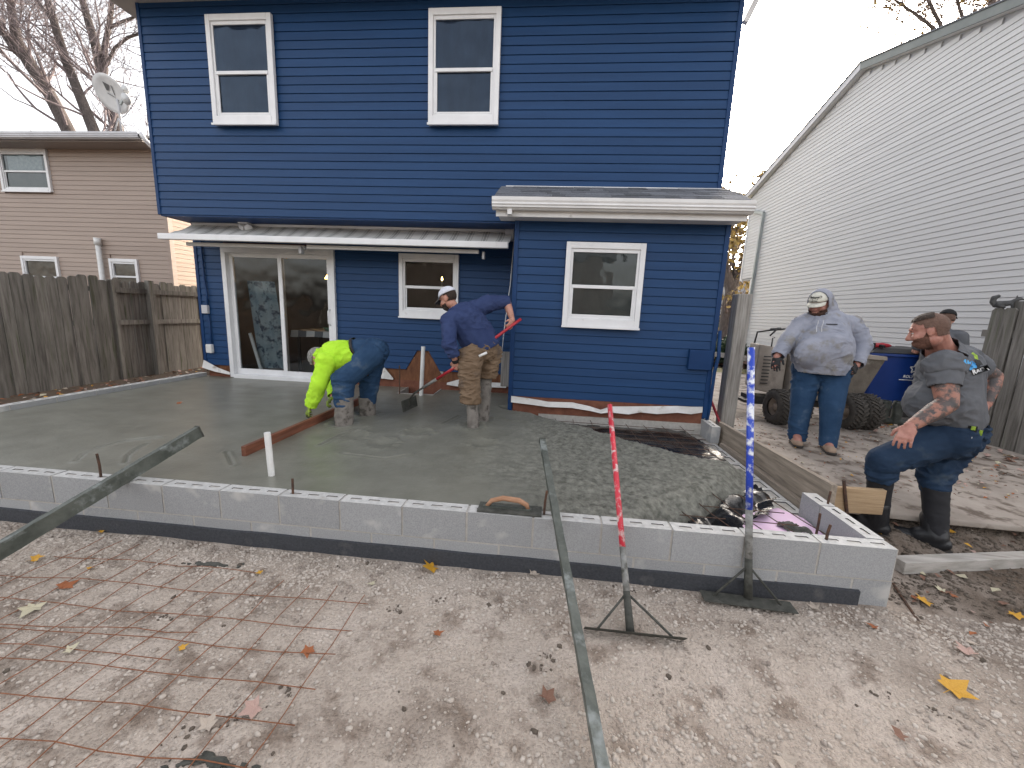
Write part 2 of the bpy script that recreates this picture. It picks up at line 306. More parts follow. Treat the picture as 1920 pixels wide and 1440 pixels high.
b.box(BX-.19, BX-.006, BY+.2, -.5, 0, .186); b.box(BX-.062, BX+.024, -.775, -.2, 0, .392); b.box(BX-.092, BX-.005, BY+.1, BY+.69, .18, .392); b.box(-.093, -.005, -3.14, .5, 0, .435)
b.build('mortar', M['mortar'], found)
# waterproofing along the foot of the front
b = MB(); n = 60; xs = np.linspace(-.5, 7.41, n)
for i in range(n-1):
    h0, h1 = .128+.006*nz3(xs[i], 0, 3), .128+.006*nz3(xs[i+1], 0, 3); y0, y1 = BY-.012+.004*nz3(xs[i], 5, 2), BY-.012+.004*nz3(xs[i+1], 5, 2)
    A = [(xs[i], y0, 0), (xs[i+1], y1, 0), (xs[i+1], y1, h1), (xs[i], y0, h0), (xs[i+1], BY+.004, h1+.004), (xs[i], BY+.004, h0+.004)]
    b.add(A, [(0, 1, 2, 3), (3, 2, 4, 5)])
b.add([(7.41, BY-.012, 0), (7.41, BY+.004, 0), (7.41, BY+.004, .13), (7.41, BY-.012, .128)], [(0, 1, 2, 3)])
b.build('waterproofing', M['tar'], found, smooth=False)
# rebar stubs standing in the wall
reb = [(at(189, 893, 'z', .4), .16), (at(549, 925, 'z', .4), .10), (at(1020, 963, 'z', .4), .15), (at(1549, 1011, 'z', .4), .09), (at(1531, 998, 'z', .3), .13), (at(1552, 944, 'z', .4), .09)]
plc = ['standing left where the long straightedge crosses the wall', 'standing right of the short white pipe', 'standing beside the hand float', 'at the right front corner', 'sticking out of the pink foam at the corner', 'at the back end of the right return']
for (p, h), t in zip(reb, plc):
    o = MB().tube([p-np.array([0, 0, .05]), p+np.array([.002, 0, h*.5]), p+np.array([random.uniform(-.01, .012), 0, h])], .0075, 8).build('rebar', M['rebar']); tag(o, 'short rusty rebar dowel '+t, 'rebar', 'rebar dowels in the block wall')
# ================================================================== WET CONCRETE
BND = [(4.9, .56), (5.12, .54), (5.14, -.30), (5.50, -.42), (5.66, -.60), (6.16, -.92), (6.66, -1.40), (7.10, -1.68), (7.44, -1.72), (7.40, -2.02), (7.16, -2.42), (6.80, -2.76), (6.36, -3.10)]
arcs = [[at(*q, 'z', .385)[:2] for q in pl] for pl in ([(143, 865), (160, 850), (190, 838), (235, 826), (300, 819)], [(236, 868), (240, 855), (255, 843), (278, 831)], [(265, 875), (270, 860)], [(425, 848), (437, 872)], [(690, 800), (640, 815), (600, 835)], [(1075, 905), (1110, 915), (1135, 920)], [(830, 795), (850, 785), (860, 780)], [(930, 782), (960, 790), (985, 790)], [(640, 850), (720, 860), (770, 852)])]
def pseg(px, py, pl):
    dmin = np.full(px.shape, 9.)
    for (a, c) in zip(pl[:-1], pl[1:]):
        a = np.asarray(a); c = np.asarray(c); d = c-a; t = np.clip(((px-a[0])*d[0]+(py-a[1])*d[1])/(d@d), 0, 1)
        dmin = np.minimum(dmin, np.hypot(px-a[0]-t*d[0], py-a[1]-t*d[1]))
    return dmin
step = .0145
sx = np.arange(.0, 7.5, step); sy = np.arange(-3.152, .55, step); X, Y = np.meshgrid(sx, sy)
dB = pseg(X, Y, BND)
poly = [(-1, .7), (4.9, .7)] + BND[1:] + [(6.36, -4), (-1, -4)]
ins = np.zeros(X.shape, bool); n = len(poly)
for i in range(n):
    (x1, y1), (x2, y2) = poly[i], poly[(i+1) % n]
    cnd = ((y1 > Y) != (y2 > Y)); 
    with np.errstate(divide='ignore', invalid='ignore'): ins ^= cnd & (X < (x2-x1)*(Y-y1)/(y2-y1+1e-12)+x1)
sd_ = np.where(ins, dB, -dB); sd_[(X < 5.14) & (Y > -.3)] = 1.
vn = np.vectorize(lambda x, y, s, z: mnoise.noise(Vector((x*s, y*s, z))))
R = sstep((X-3.35-.25*vn(X, Y, 1.1, 3.))/.5)*(.12+.88*sstep((X-4.75-.5*vn(X, Y, .9, 1.))/1.3))
R *= 1-.85*sstep((-2.55-Y)/.35)*(1-sstep((X-5.0)/.9)); R *= 1-.6*sstep((Y+.4)/.4)
R = np.clip(R, 0, 1)
fine = vn(X, Y, 19., 0)*.4 + vn(X, Y, 38., 5)*.75; rid = 1-np.abs(vn(X, Y, 7., 9))*2.2
Z = .386 + R*(.011*fine + .017*vn(X, Y, 4., 2) + .012*np.clip(rid, 0, 1)*fine - .010*np.clip(1-np.abs(vn(X*.6, Y*1.5, 5., 12))*6, 0, 1)) + .0018*vn(X, Y, 2.5, 8)*(1-R)
for (fx, fy) in [(3.45, -1.6), (3.52, -1.17), (4.80, -1.36), (4.86, -1.08), (4.3, -1.7), (5.0, -1.9), (4.1, -2.1), (3.75, -1.95)]:
    dd = np.hypot(X-fx, Y-fy); Z += -.02*np.exp(-(dd/.09)**2) + .014*np.exp(-((dd-.15)/.045)**2)*(.5+vn(X, Y, 20., fx))
for pl in arcs:
    dd = pseg(X, Y, pl); Z += -.011*np.exp(-(dd/.010)**2) + .008*np.exp(-((dd-.022)/.011)**2)
Z -= sstep((.24-sd_)/.26)*.17*(1+.25*vn(X, Y, 6., 4)); Z += np.where(sd_ < .2, .012*vn(X, Y, 22., 7), 0)
# the square opening round the drain pipe
HX0, HX1, HY0, HY1 = 3.40, 3.93, .06, .55
keep = (sd_ > -.01) & ~((X > HX0) & (X < HX1) & (Y > HY0))
id_ = -np.ones(X.shape, int); id_[keep] = np.arange(keep.sum()); V = np.c_[X[keep], Y[keep], Z[keep]]
q = np.stack([id_[:-1, :-1], id_[:-1, 1:], id_[1:, 1:], id_[1:, :-1]], -1).reshape(-1, 4); q = q[(q >= 0).all(1)]
def concrete_mat():
    m = bpy.data.materials.new('wet_concrete'); m.use_nodes = True; N = m.node_tree.nodes; Lk = m.node_tree.links.new; b_ = N['Principled BSDF']
    tc = N.new('ShaderNodeTexCoord')
    def nz(s, d=5, st=None):
        n = N.new('ShaderNodeTexNoise'); n.inputs['Scale'].default_value = s; n.inputs['Detail'].default_value = d; n.inputs['Roughness'].default_value = .6
        if st: mp = N.new('ShaderNodeMapping'); mp.inputs['Scale'].default_value = st; mp.inputs['Rotation'].default_value = (0, 0, .5); Lk(tc.outputs['Object'], mp.inputs[0]); Lk(mp.outputs[0], n.inputs['Vector'])
        else: Lk(tc.outputs['Object'], n.inputs['Vector'])
        return n.outputs['Fac']
    at_ = N.new('ShaderNodeAttribute'); at_.attribute_name = 'rough'
    r = N.new('ShaderNodeValToRGB'); r.color_ramp.elements[0].position = .3; r.color_ramp.elements[1].position = .7
    r.color_ramp.elements[0].color = (.15, .148, .12, 1); r.color_ramp.elements[1].color = (.215, .211, .176, 1); Lk(nz(3.5, 6), r.inputs[0]); 
    r2 = N.new('ShaderNodeValToRGB'); r2.color_ramp.elements[0].position = .35; r2.color_ramp.elements[1].position = .66
    r2.color_ramp.elements[0].color = (.095, .095, .077, 1); r2.color_ramp.elements[1].color = (.25, .247, .21, 1); Lk(nz(22, 6), r2.inputs[0])
    mc = N.new('ShaderNodeMix'); mc.data_type = 'RGBA'; Lk(at_.outputs['Fac'], mc.inputs[0]); Lk(r.outputs[0], mc.inputs[6]); Lk(r2.outputs[0], mc.inputs[7]); Lk(mc.outputs[2], b_.inputs['Base Color'])
    mr = N.new('ShaderNodeMapRange'); mr.inputs[1].default_value = 0; mr.inputs[2].default_value = .8; mr.inputs[3].default_value = .34; mr.inputs[4].default_value = .72; Lk(at_.outputs['Fac'], mr.inputs[0])
    ra = N.new('ShaderNodeMath'); ra.operation = 'MULTIPLY_ADD'; ra.inputs[1].default_value = .22; Lk(nz(2.3, 4, (1, 3, 1)), ra.inputs[0]); sb = N.new('ShaderNodeMath'); sb.operation = 'SUBTRACT'; sb.inputs[1].default_value = .11; Lk(mr.outputs[0], sb.inputs[0]); Lk(sb.outputs[0], ra.inputs[2]); Lk(ra.outputs[0], b_.inputs['Roughness'])
    b1 = N.new('ShaderNodeBump'); b1.inputs['Strength'].default_value = .35; b1.inputs['Distance'].default_value = .006; Lk(nz(26, 5, (1, 2.5, 1)), b1.inputs['Height'])
    b2 = N.new('ShaderNodeBump'); b2.inputs['Distance'].default_value = .012; Lk(nz(75, 5), b2.inputs['Height']); Lk(at_.outputs['Fac'], b2.inputs['Strength']); Lk(b1.outputs[0], b2.inputs['Normal']); Lk(b2.outputs[0], b_.inputs['Normal'])
    return m
M['concrete'] = concrete_mat()
o = obj('concrete_slab', V, q, M['concrete'], smooth=True); a_ = o.data.attributes.new('rough', 'FLOAT', 'POINT'); a_.data.foreach_set('value', R[keep].astype(np.float32))
tag(o, 'freshly poured wet grey concrete slab behind the block wall', kind='structure')
# base under the slab's open corner
b = MB(); b.box(.02, BX-.2, BY+.19, .5, .04, .17); o = b.build('gravel_fill', M['soil']); tag(o, 'soil and gravel fill under the unpoured corner', kind='structure')
# ================================================================== BLUE HOUSE
CO = .1016; YU, YL, YB = 0., .5314, -.4266; HD = 7.0     # planes of upper wall, lower wall, bump-out; depth of house
house = thing('blue_house', (3.75, .53, 0), 'two storey blue vinyl sided house with bump-out and sliding door', 'house')
_cm = {}
def course(parent, x0, x1, y, z, mat, axis='x', top=CO, x0t=None, x1t=None):
    """one siding course: a sloping face with an undercut bottom lip; axis x faces -Y, axis y faces -X"""
    h = top; prof = [(.016, .0), (-.010, .0), (-.012, .003), (-.0115, .008), (-.004, h-.006), (.004, h-.004), (.004, h), (.016, h)]
    V = []
    for e, et in ((x0, x0t), (x1, x1t)):
        for (d, zz) in prof:
            q_ = e if et is None else e+(et-e)*zz/h
            V.append((q_, y+d, z+zz) if axis == 'x' else (y+d, q_, z+zz))
    n = len(prof); F = [(i, (i+1) % n, n+(i+1) % n, n+i) for i in range(n)] + [tuple(range(n))[::-1], tuple(range(n, 2*n))]
    return obj('siding_course', V, F, mat, parent)
def window(parent, x0, x1, z0, z1, y, glass, back=None, meet=.53, apron=.10, deep=.05, casing=.06, screen=True):
    """double-hung window facing -Y: frame (> sill, sash, pane)"""
    b = MB()
    f = casing
    b.box(x0, x0+f, y-deep, y+.02, z0, z1); b.box(x1-f, x1, y-deep, y+.02, z0, z1); b.box(x0+f, x1-f, y-deep, y+.02, z1-f*1.2, z1); b.box(x0+f, x1-f, y-deep-.006, y+.02, z0, z0+apron)
    # stepped inner frame
    g = .028
    b.box(x0+f, x0+f+g, y-deep+.018, y+.02, z0+apron, z1-f*1.2); b.box(x1-f-g, x1-f, y-deep+.018, y+.02, z0+apron, z1-f*1.2)
    b.box(x0+f+g, x1-f-g, y-deep+.018, y+.02, z1-f*1.2-g*1.5, z1-f*1.2); b.box(x0+f+g, x1-f-g, y-deep+.018, y+.02, z0+apron, z0+apron+g)
    fr = bevel(b.build('window', M['white'], parent), .004)
    a0, a1, c0, c1 = x0+f+g, x1-f-g, z0+apron+g, z1-f*1.2-g*1.5; zm = c0+(c1-c0)*(1-meet)
    b = MB(); b.box(x0-.006, x1+.006, y-deep-.022, y-deep-.008, z0-.012, z0+.012); b.build('sill', M['white'], fr)
    b = MB(); b.box(a0, a1, y-.022, y+.004, zm-.02, zm+.02); s = .022
    b.box(a0, a0+s, y-.012, y+.004, c0, zm-.02); b.box(a1-s, a1, y-.012, y+.004, c0, zm-.02); b.box(a0+s, a1-s, y-.012, y+.004, c0, c0+s); bevel(b.build('sash', M['white'], fr), .003)
    obj('pane', [(a0, y-.002, zm), (a1, y-.002, zm), (a1, y-.002, c1), (a0, y-.002, c1)], [(0, 1, 2, 3)], glass, fr)
    obj('pane', [(a0+s, y+.006, c0+s), (a1-s, y+.006, c0+s), (a1-s, y+.006, zm-.02), (a0+s, y+.006, zm-.02)], [(0, 1, 2, 3)], glass, fr)
    if back: obj('dim_backing', [(a0-.02, y+.016, c0-.02), (a1+.02, y+.016, c0-.02), (a1+.02, y+.016, c1+.02), (a0-.02, y+.016, c1+.02)], [(0, 1, 2, 3)], back, fr)  # flat panel in place of a modelled room; its dimness is in the colour
    return fr
# --- upper storey
ZU, W = 2.7808, 7.509; ZT = ZU+CO*24+.16
b = MB(); b.box(.02, W-.02, .017, HD, ZU+.01, ZT+.3); b.build('upper_wall', M['bluetrim'], house)
for k in range(26): course(house, 0, W, YU, ZU+k*CO, M['blue'])
b = MB(); b.box(-.045, 0, -.02, .06, ZU-.006, ZT); bevel(b.build('corner_trim', M['bluetrim'], house), .004)
b = MB(); b.box(W, W+.055, -.02, .06, 3.1, ZT); bevel(b.build('corner_trim', M['bluetrim'], house), .004)
b = MB(); b.box(-.04, -.005, .06, HD, ZU, ZT+.2); b.box(W+.005, W+.04, .06, HD, 0, ZT+.2); b.build('side_wall', M['bluetrim'], house)
b = MB(); b.box(-.02, 5.1, .003, YL, ZU-.02, ZU+.008); b.build('overhang_soffit', M['bluetrim'], house)
b = MB(); b.box(-.35, W+.1, -.4, .3, ZT, ZT+.03); b.build('eave_soffit', mk('soffit_vinyl', (.4, .4, .4), (.46, .46, .45), 3, .6), house)
b = MB(); b.box(-.38, W+.12, -.52, -.401, ZT-.03, ZT+.14); b.build('eave_gutter', M['gutter'], house)
b = MB(); b.prism([(-.4, -.5, ZT+.05), (-.4, HD/2, ZT+1.9), (-.4, HD+.4, ZT+.05)], (0, 0, 0), (W+.52, 0, 0)); b.build('main_roof', M['shingle'], house)
b = MB(); b.beam((W+.10, .03, 5.02), P(1428, -20, 4.55), .055, .06); b.build('downspout_elbow', M['gutter'], house); MB().beam((W+.10, .03, 5.05), (W+.10, .03, 3.25), .05, .06).build('corner_downspout', M['gutter'], house)
window(house, .958, 1.852, 3.91, 5.19, YU-.045, M['glassup'], M['screen'], deep=.03)
window(house, 3.884, 4.775, 3.91, 5.19, YU-.045, M['glassup'], M['screen'], deep=.03)
# --- lower storey, recessed: courses run between the openings
DX0, DX1, DZ0, DZ1 = .43, 2.26, .395, 2.44; WX0, WX1, WZ0, WZ1 = 3.272, 4.18, 1.48, 2.41
ZL0 = 2.2993-16*CO                                       # bottom of lowest full course
for k in range(-1, 22):
    z = ZL0+k*CO
    segs = [(.0, DX0), (DX1, WX0), (WX1, 5.14)] if z+CO > WZ0+.04 and z < WZ1-.03 else [(.0, DX0), (DX1, 5.14)]
    if z >= DZ1-.02: segs = [(.0, 5.14)]
    for a, c in segs:
        if c < .5 and z < .52: continue
        if k == -1 and a > 1: continue
        # the siding is cut away in a ragged peak round the drain pipe
        if a > 2 and a < 3 and z < .95 and c > 3.6:
            hw = .08+.78*max(0, (.98-z))*.75
            hw = min(hw, .62); h2 = min(.62, .08+.78*max(0, (.98-z-CO))*.75)
            course(house, a, 3.62-hw, YL, z, M['blue'], x1t=3.62-h2); course(house, 3.64+hw, c, YL, z, M['blue'], x0t=3.64+h2)
        else: course(house, a, c, YL, z, M['blue'])
b = MB(); b.box(-.05, .0, YL-.02, YL+.06, .5, ZU); bevel(b.build('corner_trim', M['bluetrim'], house), .004)
wb = MB(); yb0 = YL+.017
for (x0, x1, z0, z1) in [(0, DX0, 0, ZU), (DX0, DX1, DZ1-.02, ZU), (DX0, DX1, 0, DZ0), (DX1, WX0, 0, ZU), (WX0, WX1, 0, WZ0+.05), (WX0, WX1, WZ1-.05, ZU), (WX1, W, 0, ZU)]: wb.box(x0, x1, yb0, yb0+.1, z0, z1)
wb.box(0, .1, yb0+.1, HD, 0, ZU); wb.build('lower_wall', M['brown'], house)
b = MB(); b.box(DX1, 5.13, YL-.006, YL+.018, .2, .50); b.build('rim_board', M['rust'], house); b = MB(); b.box(.02, DX0, YL-.006, YL+.018, .2, .43); b.build('rim_board', M['rust'], house)
# bent flashing strips left along the base
def strip(pts, hts, y, thick=.006):
    b_ = MB()
    for (x0, z0, d0), (x1, z1, d1), h0, h1 in zip(pts[:-1], pts[1:], hts[:-1], hts[1:]):
        A = [(x0, y+d0, z0), (x1, y+d1, z1), (x1, y+d1*.3, z1+h1), (x0, y+d0*.3, z0+h0)]
        b_.add(A+[(p[0], p[1]+thick, p[2]) for p in A], [(0, 1, 2, 3), (7, 6, 5, 4), (0, 4, 5, 1), (3, 2, 6, 7), (0, 3, 7, 4), (1, 5, 6, 2)])
    return b_.build('flashing', M['flash'], house)
strip([(2.88, .51, -.03), (3.02, .515, -.05), (3.16, .50, -.02)], [.10, .17, .02], YL-.018)
strip([(4.02, .47, -.02), (4.2, .46, -.05), (4.5, .47, -.03), (4.95, .48, -.04)], [.03, .10, .07, .07], YL-.018)
strip([(-.02, .53, -.06), (.2, .47, -.05), (.42, .43, -.02)], [.12, .07, .035], YL-.035)
for pl in [[(3.40, .74), (3.46, .86), (3.50, .74), (3.49, .40)], [(3.36, .66), (3.95, .64)], [(3.56, .72), (3.80, .71)], [(3.86, .62), (3.85, .40)]]:
    b = MB(); b_ = [np.array([x, YL+.011, z]) for x, z in pl]
    for p, q2 in zip(b_[:-1], b_[1:]): b.beam(p, q2, .004, .055, up=np.cross((0, 1, 0), q2-p))
    b.build('sealing_tape', M['tape'], house)
pk = [(3.22, .36), (4.14, .36), (4.02, .52), (3.9, .66), (3.78, .86), (3.68, .97), (3.58, .95), (3.46, .84), (3.36, .70), (3.26, .54)]
b = MB(); b.prism([(x, YL+.0085, z) for x, z in pk], (0, 0, 0), (0, .006, 0)); b.build('bare_sheathing', M['brown'], house)
# --- sliding door
b = MB(); f = .07; y = YL
b.box(DX0, DX0+f, y-.055, y+.06, DZ0, DZ1); b.box(DX1-f, DX1, y-.055, y+.06, DZ0, DZ1); b.box(DX0+f, DX1-f, y-.055, y+.06, DZ1-.09, DZ1); b.box(DX0+f, DX1-f, y-.07, y+.09, DZ0-.01, DZ0+.05)
door = bevel(b.build('sliding_door', M['white'], house), .004)
xm = (DX0+DX1)/2+.02
for (a0, a1, yy) in [(DX0+f, xm+.03, y+.035), (xm-.03, DX1-f, y-.002)]:
    b = MB(); s = .062; c0, c1 = DZ0+.05, DZ1-.09
    b.box(a0, a0+s, yy-.02, yy+.02, c0, c1); b.box(a1-s, a1, yy-.02, yy+.02, c0, c1); b.box(a0+s, a1-s, yy-.02, yy+.02, c1-.06, c1); b.box(a0+s, a1-s, yy-.02, yy+.02, c0, c0+.09); bevel(b.build('door_panel', M['white'], door), .004)
    obj('pane', [(a0+s, yy, c0+.09), (a1-s, yy, c0+.09), (a1-s, yy, c1-.06), (a0+s, yy, c1-.06)], [(0, 1, 2, 3)], M['glass'], door)
b = MB(); b.tube([(DX1-f-.03, y-.03, 1.3), (DX1-f-.035, y-.075, 1.33), (DX1-f-.035, y-.075, 1.52), (DX1-f-.03, y-.03, 1.55)], .009); b.build('door_handle', M['white'], door, True)
window(house, WX0, WX1, WZ0, WZ1, YL-.004, M['glass'])
# --- interior seen through the glass
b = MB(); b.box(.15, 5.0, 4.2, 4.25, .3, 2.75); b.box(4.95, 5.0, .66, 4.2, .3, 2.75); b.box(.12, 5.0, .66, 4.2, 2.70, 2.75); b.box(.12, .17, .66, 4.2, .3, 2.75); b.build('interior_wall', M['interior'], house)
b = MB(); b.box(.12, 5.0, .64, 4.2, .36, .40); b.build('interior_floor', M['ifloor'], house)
# --- bump-out
XB0, XB1 = 5.1307, 7.51; ZB = 2.5853; ZB0 = ZB-20*CO
for k in range(0, 22):
    z = ZB0+k*CO
    course(house, XB0, XB1, YB, z, M['blue'])
b = MB(); b.box(XB0-.055, XB0, YB-.02, YB+.06, .36, ZB+.16); bevel(b.build('corner_trim', M['bluetrim'], house), .004)
b = MB(); b.box(XB1, XB1+.055, YB-.02, YB+.06, .41, ZB+.16); bevel(b.build('corner_trim', M['bluetrim'], house), .004)
b = MB(); b.box(XB0-.04, XB1+.04, YB+.017, .55, .25, ZB+.16); b.build('bump_out_wall', M['bluetrim'], house)
b = MB(); b.box(XB0+.01, XB1, YB-.008, YB+.02, .2, ZB0+.02); b.build('rim_board', M['rust'], house)
b = MB(); b.box(XB0+.35, XB1, YB-.03, YB+.02, .05, .34); b.build('foundation_ledge', M['mortar'], house)
strip([(5.12, .475, -.03), (5.35, .462, -.035), (5.6, .448, -.055), (5.9, .452, -.04), (6.12, .436, -.07), (6.26, .418, -.10), (6.38, .43, -.06), (6.6, .424, -.085), (6.75, .45, -.04), (6.95, .446, -.065), (7.2, .472, -.03), (7.36, .468, -.05), (7.5, .492, -.02)], [.078, .074, .06, .066, .048, .03, .066, .088, .07, .09, .08, .086, .068], YB-.02)
window(house, 5.708, 6.63, 1.475, 2.465, YB-.045, M['glass'], M['screen2'], deep=.03)
b = MB(); b.box(7.26, 7.53, YB-.06, YB-.012, 1.02, 1.26); bevel(b.build('utility_cover', M['bluetrim'], house), .006)
b = MB(); b.tube([(7.585, YB-.03, 1.5), (7.60, YB-.05, 1.2), (7.575, YB-.05, 1.0), (7.585, YB-.02, .6), (7.58, YB, .35)], .022, 8); b.build('cable_conduit', M['bluetrim'], house, True)
# shed roof with single shingles, gutter
RX0, RX1, RY0, RY1, RZ0, RZ1 = 4.86, 7.66, -.70, .0, 2.87, 3.20
b = MB(); b.prism([(RX0, RY0, RZ0-.04), (RX0, RY0, RZ0), (RX0, RY1, RZ1), (RX0, RY1, RZ0-.04)], (0, 0, 0), (RX1-RX0, 0, 0)); roof = b.build('porch_roof', M['gutter'], house)
sl = math.atan2(RZ1-RZ0, RY1-RY0); ln = math.hypot(RZ1-RZ0, RY1-RY0); NR = 6
tabs = []
for wd in (.16, .22, .30): tabs.append((wd, mesh('shingle', [(0, 0, 0), (wd, 0, 0), (wd, .15, 0), (0, .15, 0), (0, 0, .009), (wd, 0, .009), (wd, .15, .004), (0, .15, .004)], [(3, 2, 1, 0), (4, 5, 6, 7), (0, 1, 5, 4), (1, 2, 6, 5), (2, 3, 7, 6), (3, 0, 4, 7)], M['shingle'])))
for r_ in range(NR):
    s = r_*ln/NR; x = RX0-.02+random.uniform(-.1, 0)
    while x < RX1+.0:
        wd, me = random.choice(tabs); x_ = max(x, RX0-.02)
        sc = min(wd, RX1+.02-x_)/wd
        if sc > .15:
            o = link('shingle', me, roof, np.array([x_, RY0+s*math.cos(sl)-.012, RZ0+s*math.sin(sl)+.003+.004*random.random()])-BASE[house], (sl+random.uniform(-.004, .012), 0, 0)); o.scale = (sc*.985, 1, 1)
        x += wd
def gutter(x0, x1, y, z, mat, parent, h=.125, d=.12):
    prof = [(0, h), (0, .03), (.02, 0), (d*.62, 0), (d, .05), (d*.92, .07), (d, .09), (d, h), (d-.012, h), (d-.012, .02), (.012, .02), (.012, h)]
    V = [(x, y-a, z+c) for x in (x0, x1) for a, c in prof]; n = len(prof)
    F = [(i, (i+1) % n, n+(i+1) % n, n+i) for i in range(n)] + [tuple(range(n))[::-1], tuple(range(n, 2*n))]
    return obj('gutter', V, F, mat, parent)
gutter(4.845, 7.64, RY0+.005, 2.745, M['gutter'], house)
b = MB(); b.box(4.90, 7.60, RY0+.01, YB+.02, 2.70, 2.725); b.build('bump_out_soffit', M['gutter'], house)
b = MB(); b.box(4.88, 7.615, RY0-.002, RY0+.012, 2.685, 2.86); b.build('fascia', M['gutter'], house)
b = MB(); b.box(5.02, 5.07, RY0-.09, RY0-.03, 2.69, 2.745); b.build('gutter_outlet', M['gutter'], house)
b = MB(); b.box(4.9, 7.56, YU-.024, YU-.016, RZ1-.005, RZ1+.014); b.build('roof_flashing', M['white'], house)
# floodlight, wires, boxes
b = MB(); b.box(.90, 1.04, .30, .42, 2.745, 2.762); b.lathe([(.03, -.05), (.055, .02), (.05, .04), (0, .045)], (.93, .36, 2.70), (-.5, -.7, -.4), 14); b.lathe([(.03, -.05), (.055, .02), (.05, .04), (0, .045)], (1.02, .36, 2.70), (.5, -.7, -.4), 14); b.build('floodlight', M['white'], house)
b = MB(); b.box(.03, .13, YL-.06, YL-.012, 1.40, 1.53); bx_ = b.build('meter_box', M['gutterg'], house); bevel(bx_, .005)
b = MB(); b.tube([(.10, YL-.03, 2.6), (.10, YL-.03, 1.95), (.13, YL-.035, 1.7), (.12, YL-.03, 1.53)], .014, 6); b.tube([(.12, YL-.03, 1.40), (.13, YL-.03, 1.1), (.13, YL-.03, .92)], .012, 6); b.build('conduit', M['bluetrim'], house, True)
b = MB(); b.box(.05, .15, YL-.075, YL-.012, .77, .91); bevel(b.build('outlet_cover', M['pvc'], house), .012)
b = MB(); b.tube([(4.99, .42, 2.66), (4.96, .40, 2.0), (4.90, .40, 1.4), (4.87, .42, .95)], .008, 6); b.build('awning_crank', M['white'], house, True)
# --- things inside
ib = thing('checked_table', (1.75, 1.75, .40), 'table with grey and white checked cloth behind the sliding door', 'table')
def chk():
    m = mk('checked_cloth', (.5, .5, .5), None); N = m.node_tree.nodes; c = N.new('ShaderNodeTexChecker'); c.inputs['Scale'].default_value = 6.5; c.inputs[1].default_value = (.62, .62, .62, 1); c.inputs[2].default_value = (.13, .14, .16, 1)
    t = N.new('ShaderNodeTexCoord'); m.node_tree.links.new(t.outputs['Object'], c.inputs[0]); m.node_tree.links.new(c.outputs[0], N['Principled BSDF'].inputs['Base Color']); return m
M['check'] = chk()
b = MB(); b.box(1.0, 2.35, 1.25, 2.1, 1.12, 1.15); b.build('table_top', M['check'], ib)
b = MB(); b.add([(1.0, 1.24, 1.15), (2.35, 1.24, 1.15), (2.36, 1.225, 1.03), (2.25, 1.22, 1.05), (1.9, 1.225, 1.04), (1.4, 1.222, 1.05), (.99, 1.225, 1.03)], [(0, 6, 5, 4, 3, 2, 1)]); b.build('cloth_drop', M['check'], ib)
for (lx, ly) in ((1.08, 1.33), (2.27, 1.33), (1.08, 2.02), (2.27, 2.02)): MB().box(lx-.02, lx+.02, ly-.02, ly+.02, .4, 1.12).build('leg', M['dark'], ib)
o = MB().lathe([(0, 0), (.05, 0), (.055, .1), (.05, .1), (.045, .01)], (2.12, 1.4, 1.152), n=16).build('cup', mk('red_cup', (.5, .02, .02), rough=.4)); tag(o, 'small red cup on the checked table indoors', 'cup')
o = MB().lathe([(0, 0), (.09, .0), (.16, .05), (.155, .055), (.08, .012)], (1.62, 1.5, 1.152), n=20).build('bowl', mk('green_bowl', (.08, .25, .2), rough=.4)); tag(o, 'green bowl on the checked table indoors', 'bowl')
V = []; n = 22
for i in range(n):
    t = i/(n-1); V += [(.70+.52*t, .80+.02*math.sin(t*14), .52), (.60+.46*t, .78+.02*math.sin(t*14), 1.95)]
o = obj('curtain', V, [(2*i, 2*i+2, 2*i+3, 2*i+1) for i in range(n-1)], M['curtain'], smooth=True); tag(o, 'tall blue grey flower patterned cloth panel behind the left door glass', 'curtain')
tag(MB().beam((.78, .75, .42), (.60, .76, 1.1), .02, .05).build('leaning_stick', M['pvc']), 'pale stick leaning inside the left door glass', 'stick')
lad = thing('shelf_rack', (1.72, 3.2, .4), 'dark wire shelf rack at the back of the room', 'shelf')
for x in (1.62, 1.95): MB().beam((x, 3.2, .4), (x, 3.2, 2.1), .02, .02, up=(1, 0, 0)).build('upright', M['gutterg'], lad)
for k in range(9): MB().beam((1.62, 3.2, .7+k*.16), (1.95, 3.2, .7+k*.16), .02, .015).build('rung', M['gutterg'], lad)
LP_ = at(617, 520, 'y', 1.6)
ll = thing('hanging_lamp', tuple(LP_), 'glowing yellow hanging lamp behind the right door glass', 'lamp')
MB().lathe([(.03, .08), (.075, 0), (.07, 0), (.025, .075)], tuple(LP_-np.array([0, 0, .03])), n=16).build('lamp_shade', mk('lamp_shade', (.9, .6, .2), rough=.5, emit=(1, .5, .1, 9)), ll, True)
MB().tube([LP_+np.array([0, 0, .05]), (LP_[0], LP_[1], 2.7)], .006, 6).build('cord', M['dark'], ll)
cl = thing('window_candle', (3.86, .72, 1.9), 'small candle light glowing in the kitchen window', 'candle')
MB().tube([(3.86, .75, 1.66), (3.86, .75, 2.05)], .014, 8).build('candle', mk('candle_wax', (.25, .2, .15), rough=.6), cl)
MB().lathe([(0, 0), (.014, .02), (.008, .05), (0, .07)], (3.86, .75, 2.05), n=10).build('flame', mk('flame', (1, .8, .3), rough=.5, emit=(1, .7, .25, 5)), cl, True)
